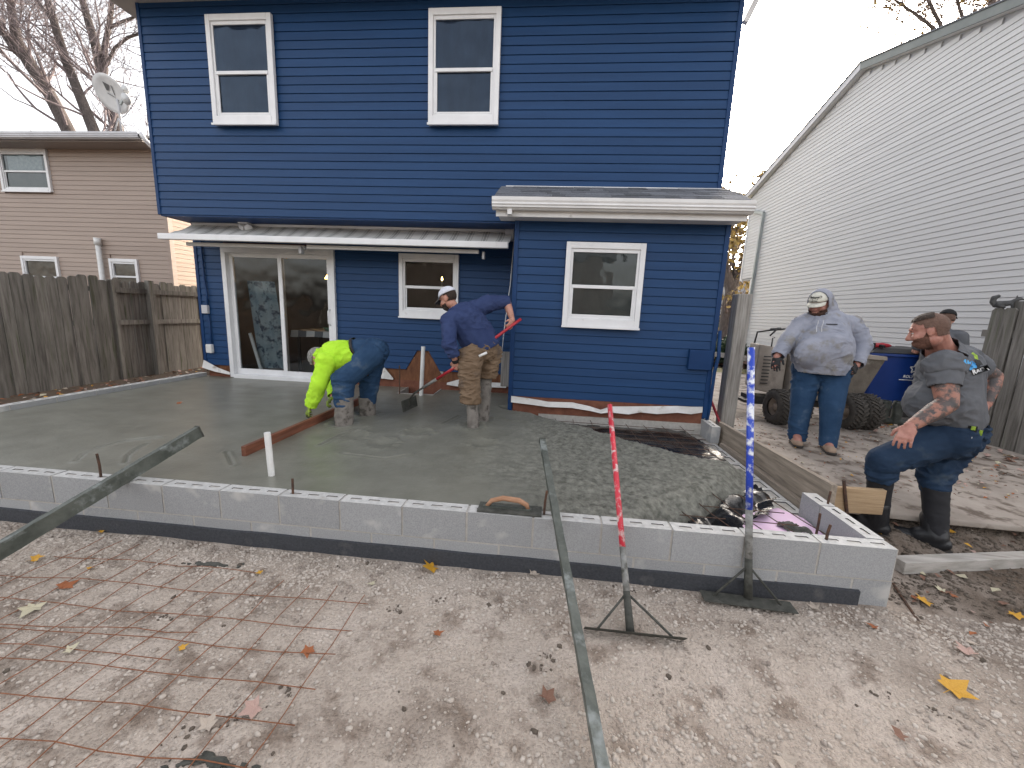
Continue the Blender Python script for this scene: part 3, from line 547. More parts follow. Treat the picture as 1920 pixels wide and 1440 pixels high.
# --- awning
def stripe_mat():
    m = mk('striped_awning', (.62, .61, .58), None, rough=.8); N = m.node_tree.nodes; Lk = m.node_tree.links.new; t = N.new('ShaderNodeTexCoord'); sp = N.new('ShaderNodeSeparateXYZ'); Lk(t.outputs['Object'], sp.inputs[0])
    mu = N.new('ShaderNodeMath'); mu.operation = 'MULTIPLY'; mu.inputs[1].default_value = 4.6; Lk(sp.outputs[0], mu.inputs[0]); fr = N.new('ShaderNodeMath'); fr.operation = 'FRACT'; Lk(mu.outputs[0], fr.inputs[0])
    r = N.new('ShaderNodeValToRGB'); r.color_ramp.interpolation = 'CONSTANT'; e = r.color_ramp.elements
    for p_, c_ in [(.0, .82), (.45, .55), (.52, .82), (.58, .46), (.72, .82), (.78, .55), (.85, .82)]:
        q_ = e.new(p_); q_.color = (c_, c_*.985, c_*.95, 1)
    e.remove(e[0]); Lk(fr.outputs[0], r.inputs[0])
    n = N.new('ShaderNodeTexNoise'); n.inputs['Scale'].default_value = 5; mx = N.new('ShaderNodeMix'); mx.data_type = 'RGBA'; mx.blend_type = 'MULTIPLY'; mx.inputs[0].default_value = .35; Lk(r.outputs[0], mx.inputs[6]); Lk(n.outputs['Fac'], mx.inputs[7]); Lk(mx.outputs[2], N['Principled BSDF'].inputs['Base Color']); return m
M['awn'] = stripe_mat()
aw = thing('retractable_awning', (2.5, .5, 2.6), 'half open striped fabric awning with white front bar over the sliding door', 'awning')
FX0, FX1, FY, FZ = .03, 4.97, -.10, 2.475
n = 64; V = []; F = []; m_ = 9
for i in range(n+1):
    for j in range(m_):
        u, v = i/n, j/(m_-1); x = -.02+.02*v+(4.92+.05*v)*u+.05*(1-v)
        sag = .045*math.sin(v*pi)*(1+.5*nz3(u*20, v*1.5, 1.)); V.append((x, .47+(FY-.47)*v, 2.755+(FZ+.02-2.755)*v-sag+.02*nz3(u*12, v*2, 1.3)*math.sin(v*pi)))
F = [(i*m_+j, i*m_+j+1, (i+1)*m_+j+1, (i+1)*m_+j) for i in range(n) for j in range(m_-1)]
obj('canopy', V, F, M['awn'], aw, smooth=True)
b = MB(); b.box(FX0-.0, FX1, FY-.035, FY+.03, FZ-.05, FZ+.03); bevel(b.build('front_bar', M['white'], aw), .008)
b = MB(); b.tube([(.05, .46, 2.76), (4.95, .46, 2.76)], .045, 12); b.build('roller', M['white'], aw, True)
for (xa, xb, yy) in [(.25, 2.05, .10), (2.12, 4.55, .05)]:
    b = MB(); b.beam((xa, yy, 2.40), (xb, yy+.02, 2.40), .045, .05); bevel(b.build('folding_arm', M['white'], aw), .006)
MB().box(1.99, 2.03, .05, .12, 2.31, 2.4).build('arm_bracket', M['gutterg'], aw); MB().box(4.6, 4.63, .05, .12, 2.31, 2.4).build('arm_bracket', M['gutterg'], aw); MB().box(4.86, 4.98, .38, .5, 2.62, 2.8).build('gear_box', M['gutterg'], aw)
# ================================================================== WHITE HOUSE to the right
WX = 12.4; RY, RZ, SLW = 5.46, 7.42, .283
wh = thing('white_house', (WX, 5.5, 0), 'tall white vinyl sided gable wall of the house on the right', 'house')
def rake(y): return RZ-SLW*abs(y-RY)
z = .62
while z < RZ-.12:
    zt = z+CO; ext = (RZ-.05-zt)/SLW; y0, y1 = max(.35, RY-ext), min(10.27 if z > 3.1 else 9.45, RY+ext)
    if y1-y0 > .1: course(wh, y0, y1, WX, z, M['whiteh'], 'y')
    z += CO
b = MB(); b.prism([(WX+.02, .36, 0), (WX+.02, 9.4, 0), (WX+.02, 9.4, 3.1), (WX+.02, 10.25, 3.1), (WX+.02, 10.25, rake(10.25)), (WX+.02, RY, RZ), (WX+.02, .36, rake(.36))], (0, 0, 0), (6, 0, 0)); b.build('wall', mk('white_house_wall', (.5, .5, .51), rough=.7), wh)
b = MB(); b.box(WX-.02, WX+.3, .2, 9.44, 0, .62); b.build('brick_base', mk('brick_base', (.16, .09, .07), (.22, .13, .1), 8, .9), wh)
for nm, ya, yb in (('rake_board', -.1, RY), ('rake_board', RY, 10.75)):
    b = MB(); b.prism([(WX-.14, ya, rake(ya)-.02), (WX-.14, yb, rake(yb)-.02), (WX-.14, yb, rake(yb)+.13), (WX-.14, ya, rake(ya)+.13)], (0, 0, 0), (.03, 0, 0)); b.build(nm, mk('rake_trim', (.15, .17, .165), (.19, .21, .2), 3, .55) if ya < RY-1 else M['gutterg'], wh)  # one trim; far half paler, sun flare put into its colour
    b = MB(); b.prism([(WX-.16, ya, rake(ya)+.135), (WX-.16, yb, rake(yb)+.135), (WX-.16, yb, rake(yb)+.16), (WX-.16, ya, rake(ya)+.16)], (0, 0, 0), (6.3, 0, 0)); b.build('roof', M['shingle'], wh)
    b = MB(); b.prism([(WX-.11, ya, rake(ya)-.02), (WX-.11, yb, rake(yb)-.02), (WX-.11, yb, rake(yb)+.0), (WX-.11, ya, rake(ya)+.0)], (0, 0, 0), (.12, 0, 0)); b.build('rake_soffit', M['white'], wh)
b = MB(); b.box(WX-.03, WX+.03, 10.27, 10.33, 3.1, 5.95); b.build('corner_trim', M['white'], wh)
b = MB(); b.box(WX-.03, WX+.03, 9.45, 9.51, .4, 3.1); b.build('corner_trim', M['white'], wh)
b = MB(); b.beam((WX-.05, 9.2, 5.2), (WX-.05, 9.35, .5), .09, .07); b.beam((WX-.05, 9.2, 5.2), (WX-.05, 10.35, 5.55), .07, .09); b.build('downspout', M['downs'], wh)
# ================================================================== BEIGE HOUSE to the left
YG = 3.4; XC = -3.41
bh = thing('beige_house', (-7, YG, 0), 'beige vinyl sided neighbour house behind the left fence', 'house')
for k in range(46):
    z = .25+k*CO
    if z > 4.84: break
    cut = [(-13, XC)]
    if z+CO > 3.94 and z < 4.87: cut = [(-13, -7.46), (-6.18, XC)]
    elif z < 2.49 and z+CO > 1.6: cut = [(-13, -7.29), (-6.3, -4.93), (-4.19, XC)]
    for a, c in cut: course(bh, a, c, YG, z, M['beige'])
b = MB(); b.box(-13, XC-.02, YG+.017, 10.4, 0, 4.95); b.build('wall', M['beige'], bh)
b = MB(); b.box(XC, XC+.09, YG-.025, YG+.09, .2, 4.95); b.build('corner_trim', M['beige'], bh)
M['tan'] = mk('sunlit_beige_siding', (.30, .215, .16), (.34, .245, .185), 1.2, .6, rnd=.03)  # same beige siding; the low sun's warm tint is put into this colour
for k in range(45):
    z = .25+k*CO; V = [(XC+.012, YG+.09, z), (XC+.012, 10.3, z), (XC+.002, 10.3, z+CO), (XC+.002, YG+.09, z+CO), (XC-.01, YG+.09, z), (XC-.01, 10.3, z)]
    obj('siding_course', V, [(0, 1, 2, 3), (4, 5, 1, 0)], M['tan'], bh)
b = MB(); b.box(XC+.015, XC+.075, 4.35, 4.42, .2, 4.9); b.build('downspout', M['white'], bh)
b = MB(); b.box(XC+.013, XC+.05, 5.1, 6.0, 1.2, 4.2); b.build('side_window', M['white'], bh)
b = MB(); b.box(-13, XC+.12, 2.96, YG, 4.875, 4.895); b.build('soffit', mk('beige_soffit', (.3, .26, .24), (.34, .3, .28), 30, .6, stretch=(6, .1, 1)), bh)
gutter(-13, XC+.14, 2.965, 4.90, M['gutterg'], bh, .13, .12)
b = MB(); b.prism([(-13, 2.9, 5.0), (-13, 6.9, 6.0), (-13, 10.6, 5.0)], (0, 0, 0), (13+XC+.15, 0, 0)); b.build('roof', M['shingle'], bh)
b = MB(); b.tube([(XC+.16, 2.9, 5.03), (XC+.20, 2.95, 4.9), (XC+.24, 3.15, 4.75), (XC+.2, 3.33, 4.6)], .045, 8); b.build('gutter_elbow', M['white'], bh, True)
sheer = mk('lace_blind', (.3, .33, .33), (.42, .46, .45), 16, .8, detail=8); M['sheer'] = sheer
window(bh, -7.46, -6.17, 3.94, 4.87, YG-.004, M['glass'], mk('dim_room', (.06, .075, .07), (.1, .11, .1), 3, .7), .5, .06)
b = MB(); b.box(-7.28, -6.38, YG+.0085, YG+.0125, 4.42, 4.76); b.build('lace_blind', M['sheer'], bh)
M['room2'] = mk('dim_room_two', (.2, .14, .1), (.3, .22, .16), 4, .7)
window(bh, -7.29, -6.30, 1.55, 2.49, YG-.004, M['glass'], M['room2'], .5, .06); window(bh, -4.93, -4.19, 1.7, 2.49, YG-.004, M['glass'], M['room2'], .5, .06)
b = MB(); b.tube([(-5.10, YG-.09, .3), (-5.10, YG-.09, 2.82)], .05, 12); b.tube([(-5.10, YG-.09, 2.78), (-5.10, YG-.09, 2.94)], .066, 12); b.build('vent_pipe', M['pvc'], bh, True)
# ------------------------------------------------------------------ satellite dish on the beige roof
dish = thing('satellite_dish', P(228, 245, 8.9), 'grey satellite dish on a tripod mast at the beige roof edge', 'satellite dish')
cD = P(207, 176, 8.75); axx = (P(243, 190, 8.75)-P(174, 156, 8.75)); axx /= np.linalg.norm(axx)
nrm = np.array([.15, -.86, -.5]); nrm -= axx*(nrm@axx); nrm /= np.linalg.norm(nrm); ayy = np.cross(nrm, axx); V = [cD-nrm*.05]; F = []
for r_ in range(1, 6):
    for k in range(28):
        a = 2*pi*k/28; t = r_/5; V.append(cD+axx*.44*t*math.cos(a)+ayy*.36*t*math.sin(a)-nrm*.05*(1-t*t))
for k in range(28): F.append((0, 1+k, 1+(k+1) % 28))
for r_ in range(4):
    for k in range(28): F.append((1+r_*28+k, 1+(r_+1)*28+k, 1+(r_+1)*28+(k+1) % 28, 1+r_*28+(k+1) % 28))
o = obj('reflector', V, F, mk('dish_grey', (.6, .6, .6), (.68, .68, .68), 5, .5), dish, True); o.modifiers.new('s', 'SOLIDIFY').thickness = .012
b = MB(); b.tube([P(219, 186, 8.8), P(224, 205, 8.85), P(228, 250, 8.9)], .022, 8); b.tube([P(222, 222, 8.85), P(242, 250, 8.9)], .014, 6); b.tube([P(222, 222, 8.85), P(214, 250, 9.0)], .014, 6); b.build('mast', M['gutterg'], dish, True)
b = MB(); b.beam(P(226, 196, 8.7), P(238, 172, 8.55), .03, .05); b.build('feed_arm', M['downs'], dish)
b = MB(); b.lathe([(.0, 0), (.10, .0), (.11, .05), (.0, .07)], P(240, 186, 8.5), nrm, 16); b.lathe([(.0, 0), (.08, .0), (.08, .05), (.0, .07)], P(238, 168, 8.52), nrm, 16); b.build('feed_horns', mk('feed_grey', (.6, .61, .61), rough=.4), dish, True)
def onD(u, v): return cD+axx*u+ayy*v-nrm*(.05*(1-(u/.44)**2-(v/.36)**2)-.012)
b = MB(); lg = [(-.17, -.17), (.04, -.15), (.05, .02), (-.06, .02)]
b.add([onD(u, v) for u, v in [(-.18, .17), (-.03, .16), (-.08, .03), (-.13, .02)]], [(0, 1, 2, 3)]); b.add([onD(u, v) for u, v in [(.01, .17), (.035, .17), (.075, .0), (.05, .0)]], [(0, 1, 2, 3)]); b.add([onD(u, v) for u, v in [(-.12, -.02), (.06, -.035), (.06, -.05), (-.12, -.035)]], [(0, 1, 2, 3)]); b.build('emblem', mk('dish_emblem', (.12, .12, .12), rough=.6), dish)
# ================================================================== FENCES
def picket(Lh, wd, ear=.028, t=.018):
    V = [(0, 0, 0), (0, wd, 0), (0, wd, Lh-ear), (0, wd-ear, Lh), (0, ear, Lh), (0, 0, Lh-ear)]; V += [(t, y, z) for _, y, z in V]
    return mesh('picket', V, [(5, 4, 3, 2, 1, 0), (6, 7, 8, 9, 10, 11)] + [(i, (i+1) % 6, 6+(i+1) % 6, 6+i) for i in range(6)], M['fence'])
lf = thing('wooden_fence', (-2.15, 1, .1), 'weathered grey picket fence along the left side of the slab', 'fence')
pks = [picket(1.80, .136), picket(1.83, .139), picket(1.78, .133)]
y = -2.6
while y < .98:
    o = link('picket', random.choice(pks), lf, np.array([-2.15+random.uniform(-.006, .006), y, .10+random.uniform(-.015, .015)])-BASE[lf], (random.uniform(-.006, .006), 0, random.uniform(-.03, .03))); y += .141
y = 1.06
while y < 4.2:
    o = link('picket', random.choice(pks), lf, np.array([-2.18+random.uniform(-.005, .005), y, .10+random.uniform(-.012, .012)])-BASE[lf], (random.uniform(-.005, .005), 0, random.uniform(-.02, .02))); y += .1425
for z in (.62, 1.15, 1.72):
    if z != .62: MB().box(-2.155, -2.11, 1.03, 3.9, z-.04, z+.045).build('rail', M['fence'], lf)
    MB().box(-2.20, -2.165, -2.6, 1.0, z-.04, z+.045).build('rail', M['fence'], lf)
MB().box(-2.15, -2.06, 1.60, 1.70, .05, 1.93).build('post', M['fence'], lf); MB().box(-2.13, -2.03, -.74, -.62, .0, 1.70).build('post', M['fence'], lf); MB().box(-2.19, -2.11, .985, 1.04, .05, 1.9).build('post', M['fence'], lf)
rf = thing('right_fence', (11.15, -.3, .15), 'mossy grey board fence at the right edge of the driveway', 'fence')
pk2 = [picket(1.78, .14, .03), picket(1.84, .14, .03), picket(1.80, .145, .03)]
y = .28; k = 0
while y > -2.6:
    ins_ = k % 2
    o = link('picket', pk2[k % 3], rf, np.array([11.15+.07*ins_, y-.14, .13+random.uniform(-.02, .04)])-BASE[rf], (random.uniform(-.02, .02)+(.02 if k < 2 else 0), 0, 0)); y -= .082; k += 1
for z in (.65, 1.60): MB().box(11.17, 11.215, -2.6, .34, z-.045, z+.045).build('rail', M['fence'], rf)
sq = thing('squirrel_figure', at(1878, 577, 'x', 11.16), 'dark grey squirrel ornament sitting on top of the right fence', 'ornament')
# ================================================================== FORM BOARDS, POST, LOOSE TIMBER
o = bevel(MB().beam((7.665, -.62, .31), (7.665, -2.57, .37), .04, .235).build('form_board', M['board']), .004); tag(o, 'long grey form board on edge beside the open slab corner', 'board', 'form boards')
o = bevel(MB().beam((7.69, -2.50, .355), (8.055, -2.50, .36), .04, .19).build('form_board', M['boardx']), .004); tag(o, 'short light brown form board meeting the long board near the corner', 'board', 'form boards')
o = bevel(MB().beam((7.70, -.72, .29), (8.02, -.68, .30), .04, .15).build('form_board', M['timber']), .004); tag(o, 'short grey board behind the long form board by the post', 'board', 'form boards')
o = bevel(MB().beam((7.612, -.85, .20), (7.612, -2.55, .215), .055, .07).build('form_strip', M['board']), .004); tag(o, 'dark wooden strip along the foot of the long form board', 'board', 'form boards')
o = MB().tube([at(1588, 962, 'y', -2.53), at(1582, 900, 'y', -2.53)], .011, 8).build('form_stake', M['rebar']); tag(o, 'steel stake holding the short light brown form board', 'stake')
o = bevel(MB().box(7.79, 7.955, -.34, -.17, .1, 1.945).build('wooden_post', M['post']), .008); tag(o, 'thick weathered wooden post beside the bump-out corner', 'post')
b = MB(); b.beam(at(1683, 1059, 'z', .07), at(2050, 1045, 'z', .07), .085, .085); o = bevel(b.build('timber_rail', M['timber']), .005); tag(o, 'grey timber lying from the wall corner to the right', 'timber')
b = MB(); b.tube([at(1332, 748, 'y', -.1), at(1353, 800, 'y', -.35)], .016, 8); tag(b.build('red_stake', M['redpaint2']), 'red stake leaning behind the end of the bump-out', 'stake')
b = MB(); b.tube([at(1675, 1095, 'z', .04), at(1722, 1165, 'z', .03)], .008, 6); tag(b.build('rusty_rod', M['rebar']), 'rusty rod lying on the soil by the wall corner', 'rod')
b = MB(); b.box(4.86, 4.985, YL-.055, YL-.03, .50, 1.03); tag(b.build('leaning_board', M['post']), 'short grey board standing against the recessed wall by the bump-out', 'board')
# ================================================================== POUR DETAILS
o = MB().tube([(3.645, -2.94, .30), (3.63, -2.94, .705)], .021, 14).build('white_pipe', M['pvc']); tag(o, 'short white pipe standing in the smooth wet concrete', 'pipe')
o = MB().tube([(3.765, .0, .15), (3.80, .02, 1.09)], .028, 14).build('drain_pipe', M['pvc']); tag(o, 'tall white drain pipe standing before the cut-open wall', 'pipe')
hb = thing('box_out', (3.66, .3, .38), 'square wooden box-out left round the drain pipe', 'formwork')
for (a, c) in [((HX0, HY0), (HX1, HY0)), ((HX0, HY0), (HX0, .5)), ((HX1, HY0), (HX1, .5))]: MB().beam((*a, .33), (*c, .34), .018, .12).build('side_board', M['timber'], hb)
MB().box(HX0, HX1, HY0, .52, .2, .25).build('dirt_floor', M['soil'], hb)
o = MB().box(3.44, 3.455, .02, .03, .3, .8).build('grade_rod', M['rebar']); tag(o, 'thin rusty rod standing left of the drain pipe', 'rod')
o = bevel(MB().beam((3.185, -2.64, .425), (3.215, -.42, .425), .038, .085).build('screed_board', M['screed']), .003); tag(o, 'red brown screed board pulled across the wet concrete', 'screed')
# black sheeting, mesh and foam in the unpoured corner
def sheet(name, poly_, z0, amp, mat, sc=7., res=.02, seed=0., fold=1.):
    xs_ = [p[0] for p in poly_]; ys_ = [p[1] for p in poly_]; gx_ = np.arange(min(xs_), max(xs_)+res, res); gy_ = np.arange(min(ys_), max(ys_)+res, res); X_, Y_ = np.meshgrid(gx_, gy_)
    ins_ = np.zeros(X_.shape, bool); n_ = len(poly_)
    jx = X_+.03*vn(X_, Y_, 9., seed); jy = Y_+.03*vn(X_, Y_, 9., seed+4)
    for i in range(n_):
        (x1, y1), (x2, y2) = poly_[i], poly_[(i+1) % n_]
        with np.errstate(divide='ignore', invalid='ignore'): ins_ ^= ((y1 > jy) != (y2 > jy)) & (jx < (x2-x1)*(jy-y1)/(y2-y1+1e-12)+x1)
    Z_ = z0+amp*(np.abs(vn(X_, Y_, sc, seed))*1.6+.5*np.abs(vn(X_, Y_, sc*2.3, seed+2)))
    k_ = -np.ones(X_.shape, int); k_[ins_] = np.arange(ins_.sum()); q_ = np.stack([k_[:-1, :-1], k_[:-1, 1:], k_[1:, 1:], k_[1:, :-1]], -1).reshape(-1, 4); q_ = q_[(q_ >= 0).all(1)]
    return obj(name, np.c_[X_[ins_], Y_[ins_], Z_[ins_]], q_, mat, smooth=True)
tag(sheet('plastic_sheet', [(5.45, -.46), (7.32, -.47), (7.42, -1.2), (7.36, -1.75), (6.9, -1.6), (6.2, -1.05), (5.6, -.8)], .235, .03, M['plastic'], 2.2, seed=1.), 'crumpled black plastic sheet below the bump-out wall', 'plastic sheet', 'black plastic sheets')
tag(sheet('plastic_sheet', [(6.3, -3.13), (6.7, -2.75), (7.1, -2.4), (7.36, -2.05), (7.43, -2.35), (7.2, -2.68), (6.95, -2.8), (6.85, -3.08)], .225, .085, M['plastic'], 3.4, seed=6.), 'crumpled black plastic edge beside the pink foam at the corner', 'plastic sheet', 'black plastic sheets')
b = MB(); b.prism([(6.62, -3.14, .19), (7.46, -3.14, .19), (7.46, -2.62, .19), (7.36, -2.48, .19), (7.05, -2.62, .19)], (0, 0, 0), (0, 0, .05)); tag(bevel(b.build('foam_board', M['foam'])), 'pink foam insulation board in the front right corner', 'insulation')
tag(sheet('concrete_splatter', [(7.18, -2.75), (7.30, -2.66), (7.40, -2.78), (7.36, -2.9), (7.25, -2.92)], .236, .03, M['mudsteel'], 12., .012, 3.), 'blob of wet concrete spilled on the pink foam', 'concrete blob')
ms = thing('slab_mesh', (6.6, -1.2, .29), 'rusty wire mesh left bare below the bump-out', 'wire mesh')
for k in range(8): MB().tube([(5.7+k*.22, -.5, .30+.01*math.sin(k)), (5.72+k*.22, -1.1, .29), (5.78+k*.22, -1.9, .27)], .0035, 5).build('wire', M['rebar'], ms)
for k in range(6): MB().tube([(5.6+.1*k, -.62-.18*k, .305), (6.5, -.62-.18*k, .30), (7.38, -.60-.18*k, .29)], .0035, 5).build('wire', M['rebar'], ms)
ms2 = thing('corner_mesh', (7, -2.85, .3), 'rusty wire mesh ends over the pink foam', 'wire mesh')
for k in range(5): MB().tube([(6.45+k*.2, -2.5, .33), (6.55+k*.2, -2.8, .30), (6.68+k*.2, -3.08, .275)], .0035, 5).build('wire', M['rebar'], ms2)
for k in range(3): MB().tube([(6.4+.12*k, -3.02+.17*k, .30), (7.3, -3.0+.17*k, .285)], .0035, 5).build('wire', M['rebar'], ms2)
# ================================================================== TOOLS on the wall
def straightedge(G, Wp, t, wdt, hgt, label):
    G = np.array(G); Wp = np.array(Wp); T = G+(Wp-G)*t; d = (T-G)/np.linalg.norm(T-G); sd2 = np.cross(d, (0, 0, 1)); sd2 /= np.linalg.norm(sd2); up_ = np.cross(sd2, d); L_ = np.linalg.norm(T-G)
    th = thing('straightedge', G, label, 'straightedge', 'aluminium straightedges'); b_ = MB(); prof = [(-wdt/2, -hgt/2), (wdt/2, -hgt/2), (wdt/2, hgt/2), (-wdt/2, hgt/2)]; n_ = 40
    V_ = []; F_ = []
    for i in range(n_+1):
        for (a, c) in prof: V_.append(G+d*L_*i/n_+sd2*(a+.0016*random.uniform(-1, 1))+up_*(c+.0016*random.uniform(-1, 1)))
    for i in range(n_): F_ += [(i*4+k_, i*4+(k_+1) % 4, i*4+4+(k_+1) % 4, i*4+4+k_) for k_ in range(4)]
    F_ += [(3, 2, 1, 0), tuple(n_*4+k_ for k_ in range(4))]; obj('bar', V_, F_, M['alu'], th)
    MB().obox(T-d*.004, d*.006, sd2*(wdt/2+.002), up_*(hgt/2+.002)).build('end_cap', M['mudsteel'], th)
straightedge((2.618, -4.413, .045), (2.85, -3.235, .452), 1.40, .038, .088, 'long concrete smeared straightedge resting over the wall at the left')
straightedge((5.858, -4.46, .04), (5.665, -3.235, .445), 1.55, .042, .04, 'long concrete smeared straightedge leaning on the wall at centre')
def placer(bas, top, blade_a, blade_b, m1, m2, mix, label, rp=.0172, fw=(0, .055, .022)):
    bas, top, blade_a, blade_b = map(np.array, (bas, top, blade_a, blade_b)); th = thing('concrete_placer', bas, label, 'concrete rake', 'concrete rakes leaning on the wall')
    d = top-bas; m_ = bas+d*mix; MB().tube([m_, bas+d*(mix+.3*(1-mix)), top], rp, 14).build('handle', m1, th, True); MB().tube([bas+d*mix*.45, m_], rp*1.04, 14).build('muddy_shaft', m2, th, True); MB().tube([bas, bas+d*mix*.2, bas+d*mix*.45], [rp*1.25, rp*1.18, rp*1.06], 14).build('caked_socket', M['mudsteel'], th, True)
    bd = blade_b-blade_a; up_ = np.array([0, -.25, 1.]); up_ /= np.linalg.norm(up_); b_ = MB(); n_ = 12; V_ = []
    for i in range(n_+1):
        p = blade_a+bd*i/n_; fw = np.array(fw, float); V_ += [p, p+fw*.55+np.array([0, 0, .0]), p+fw, p+fw+np.array([0, 0, .004]), p+fw*.55+np.array([0, 0, .004]), p+np.array([0, 0, .005])]
    F_ = [(i*6+k_, i*6+(k_+1) % 6, i*6+6+(k_+1) % 6, i*6+6+k_) for i in range(n_) for k_ in range(6)]+[(5, 4, 3, 2, 1, 0), tuple(n_*6+k_ for k_ in range(6))]
    obj('blade', V_, F_, M['mudsteel'], th)
    for e in (blade_a+bd*.13, blade_b-bd*.13): MB().tube([e+fw*.6+np.array([0, 0, .003]), bas+d*.13], .0065, 6).build('brace', M['mudsteel'], th, True)
placer((6.06, -3.655, .05), (6.015, -2.70, 1.0), (5.829, -3.655, .035), (6.325, -3.655, .035), M['redpaint'], M['mudpole'], .30, 'red handled concrete rake leaning on the wall, blade on the gravel', fw=(0, -.035, .042))
placer((6.785, -3.31, .06), (6.69, -3.13, 1.47), (6.525, -3.37, .05), (7.015, -3.39, .045), M['bluepaint'], M['mudpole'], .36, 'blue handled concrete rake with chipped paint leaning on the wall', rp=.0188, fw=(0, .085, .006))
fl = thing('hand_float', (5.385, -3.18, .40), 'wooden handled hand float lying on the wall top', 'hand float')
b = MB(); b.box(5.19, 5.585, -3.235, -3.11, .402, .408); b.build('blade', M['mudsteel'], fl); b = MB(); b.tube([(5.24, -3.17, .41), (5.27, -3.17, .45), (5.34, -3.17, .472), (5.44, -3.17, .465), (5.49, -3.17, .44), (5.50, -3.17, .41)], [.012, .014, .016, .017, .015, .012], 10); b.build('handle', wood('float_handle', (.3, .15, .08), (.42, .24, .15), (2, 6, 6)), fl, True); b = MB(); b.box(5.22, 5.52, -3.183, -3.157, .408, .418); b.build('mount', M['alu'], fl)

# ================================================================== BEHIND THE CAMERA: what the glass reflects
rf2 = thing('rear_fence', (5, -13, 0), 'weathered board fence at the back of the yard', 'fence')
me_ = mesh('panel', *(lambda b_: (b_.V, b_.F))(MB().box(0, .14, 0, .02, 0, 1.8)), M['fence'])
for k in range(150): link('picket', me_, rf2, (-6+k*.15-5, random.uniform(-.01, .01), random.uniform(-.02, .02)+.03))
M['dim'] = mk('dark_taupe_siding', (.04, .035, .03), (.05, .045, .04), 2, .7); M['dim2'] = mk('taupe_siding', (.14, .12, .108), (.17, .15, .135), 2, .7)
rh = thing('rear_house', (2, -24, 0), 'grey brown house behind the yard', 'house')
MB().box(-9, 9, -30, -22, 0, 5.6).build('wall', M['dim'], rh); MB().prism([(-9.5, -21.5, 5.5), (-9.5, -26, 8.2), (-9.5, -30.5, 5.5)], (0, 0, 0), (19, 0, 0)).build('roof', M['shingle'], rh)
for k in range(26): MB().box(-9, 9, -21.99, -21.95, .3+k*.2, .47+k*.2).build('siding_course', M['dim2'], rh)
# ================================================================== PEOPLE
def nrmz(v): v = np.asarray(v, float); return v/(np.linalg.norm(v)+1e-12)
def p_cap(a, b_, ra, rb, flat=None, n=16):
    """closed tapered capsule; flat=(direction, factor) squeezes the section along a direction"""
    a, b_ = np.asarray(a, float), np.asarray(b_, float); d = nrmz(b_-a); u = nrmz(np.cross(d, (0, 0, 1) if abs(d[2]) < .9 else (1, 0, 0))); v = np.cross(d, u)
    rings = [(a-d*ra*math.cos(t), ra*math.sin(t)) for t in (.25, .6, 1., 1.3)] + [(a, ra), (b_, rb)] + [(b_+d*rb*math.cos(t), rb*math.sin(t)) for t in (1.3, 1., .6, .25)]
    V = []
    for c, r in rings:
        for k in range(n): V.append(c+r*(math.cos(2*pi*k/n)*u+math.sin(2*pi*k/n)*v))
    V = np.array(V)
    if flat is not None:
        f = nrmz(flat[0]); L = np.linalg.norm(b_-a)+1e-9; t = np.clip(((V-a)@d)/L, 0, 1)[:, None]; cen = a+(b_-a)*t; off = V-cen; V = cen+off+np.outer(off@f, f)*(flat[1]-1)
    m = len(rings); F = [(i*n+k, i*n+(k+1) % n, (i+1)*n+(k+1) % n, (i+1)*n+k) for i in range(m-1) for k in range(n)] + [tuple(range(n))[::-1], tuple((m-1)*n+k for k in range(n))]
    return V, F
def p_ell(c, ax, ay, az, n=18, m=11):
    c, ax, ay, az = (np.asarray(q, float) for q in (c, ax, ay, az)); V = []
    for i in range(m):
        t = pi*(i+.5)/m
        for k in range(n): V.append(c+az*math.cos(t)+math.sin(t)*(ax*math.cos(2*pi*k/n)+ay*math.sin(2*pi*k/n)))
    return np.array(V), [(i*n+k, (i+1)*n+k, (i+1)*n+(k+1) % n, i*n+(k+1) % n) for i in range(m-1) for k in range(n)] + [tuple(range(n)), tuple((m-1)*n+k for k in range(n))[::-1]]
def p_box(c, ax, ay, az):
    b_ = MB().obox(c, ax, ay, az); return np.array(b_.V), b_.F
def remesh(prims, vox=.008, sm=4):
    V = []; F = []; n = 0
    for (v, f) in prims: V.append(v); F += [tuple(i+n for i in q) for q in f]; n += len(v)
    me = bpy.data.meshes.new('tmp'); me.from_pydata([tuple(v) for v in np.vstack(V)], [], F); bm = bmesh.new(); bm.from_mesh(me); bmesh.ops.recalc_face_normals(bm, faces=bm.faces); bm.to_mesh(me); bm.free()
    o = bpy.data.objects.new('tmp', me); COL.objects.link(o); r = o.modifiers.new('r', 'REMESH'); r.mode = 'VOXEL'; r.voxel_size = vox
    if sm: s = o.modifiers.new('s', 'SMOOTH'); s.factor = .5; s.iterations = sm
    dg = bpy.context.evaluated_depsgraph_get(); dg.update(); e = o.evaluated_get(dg); m2 = e.to_mesh()
    V2 = np.zeros(len(m2.vertices)*3); m2.vertices.foreach_get('co', V2); N2 = np.zeros(len(m2.vertices)*3); m2.vertices.foreach_get('normal', N2); F2 = [tuple(p.vertices) for p in m2.polygons]
    e.to_mesh_clear(); bpy.data.objects.remove(o); bpy.data.meshes.remove(me); return V2.reshape(-1, 3), N2.reshape(-1, 3), F2
def keep_faces(V, F, mask):
    F = [f for f in F if all(mask[i] for i in f)]; used = np.zeros(len(V), bool)
    for f in F: used[list(f)] = True
    mp = -np.ones(len(V), int); mp[used] = np.arange(used.sum()); return V[used], [tuple(int(mp[i]) for i in f) for f in F], used
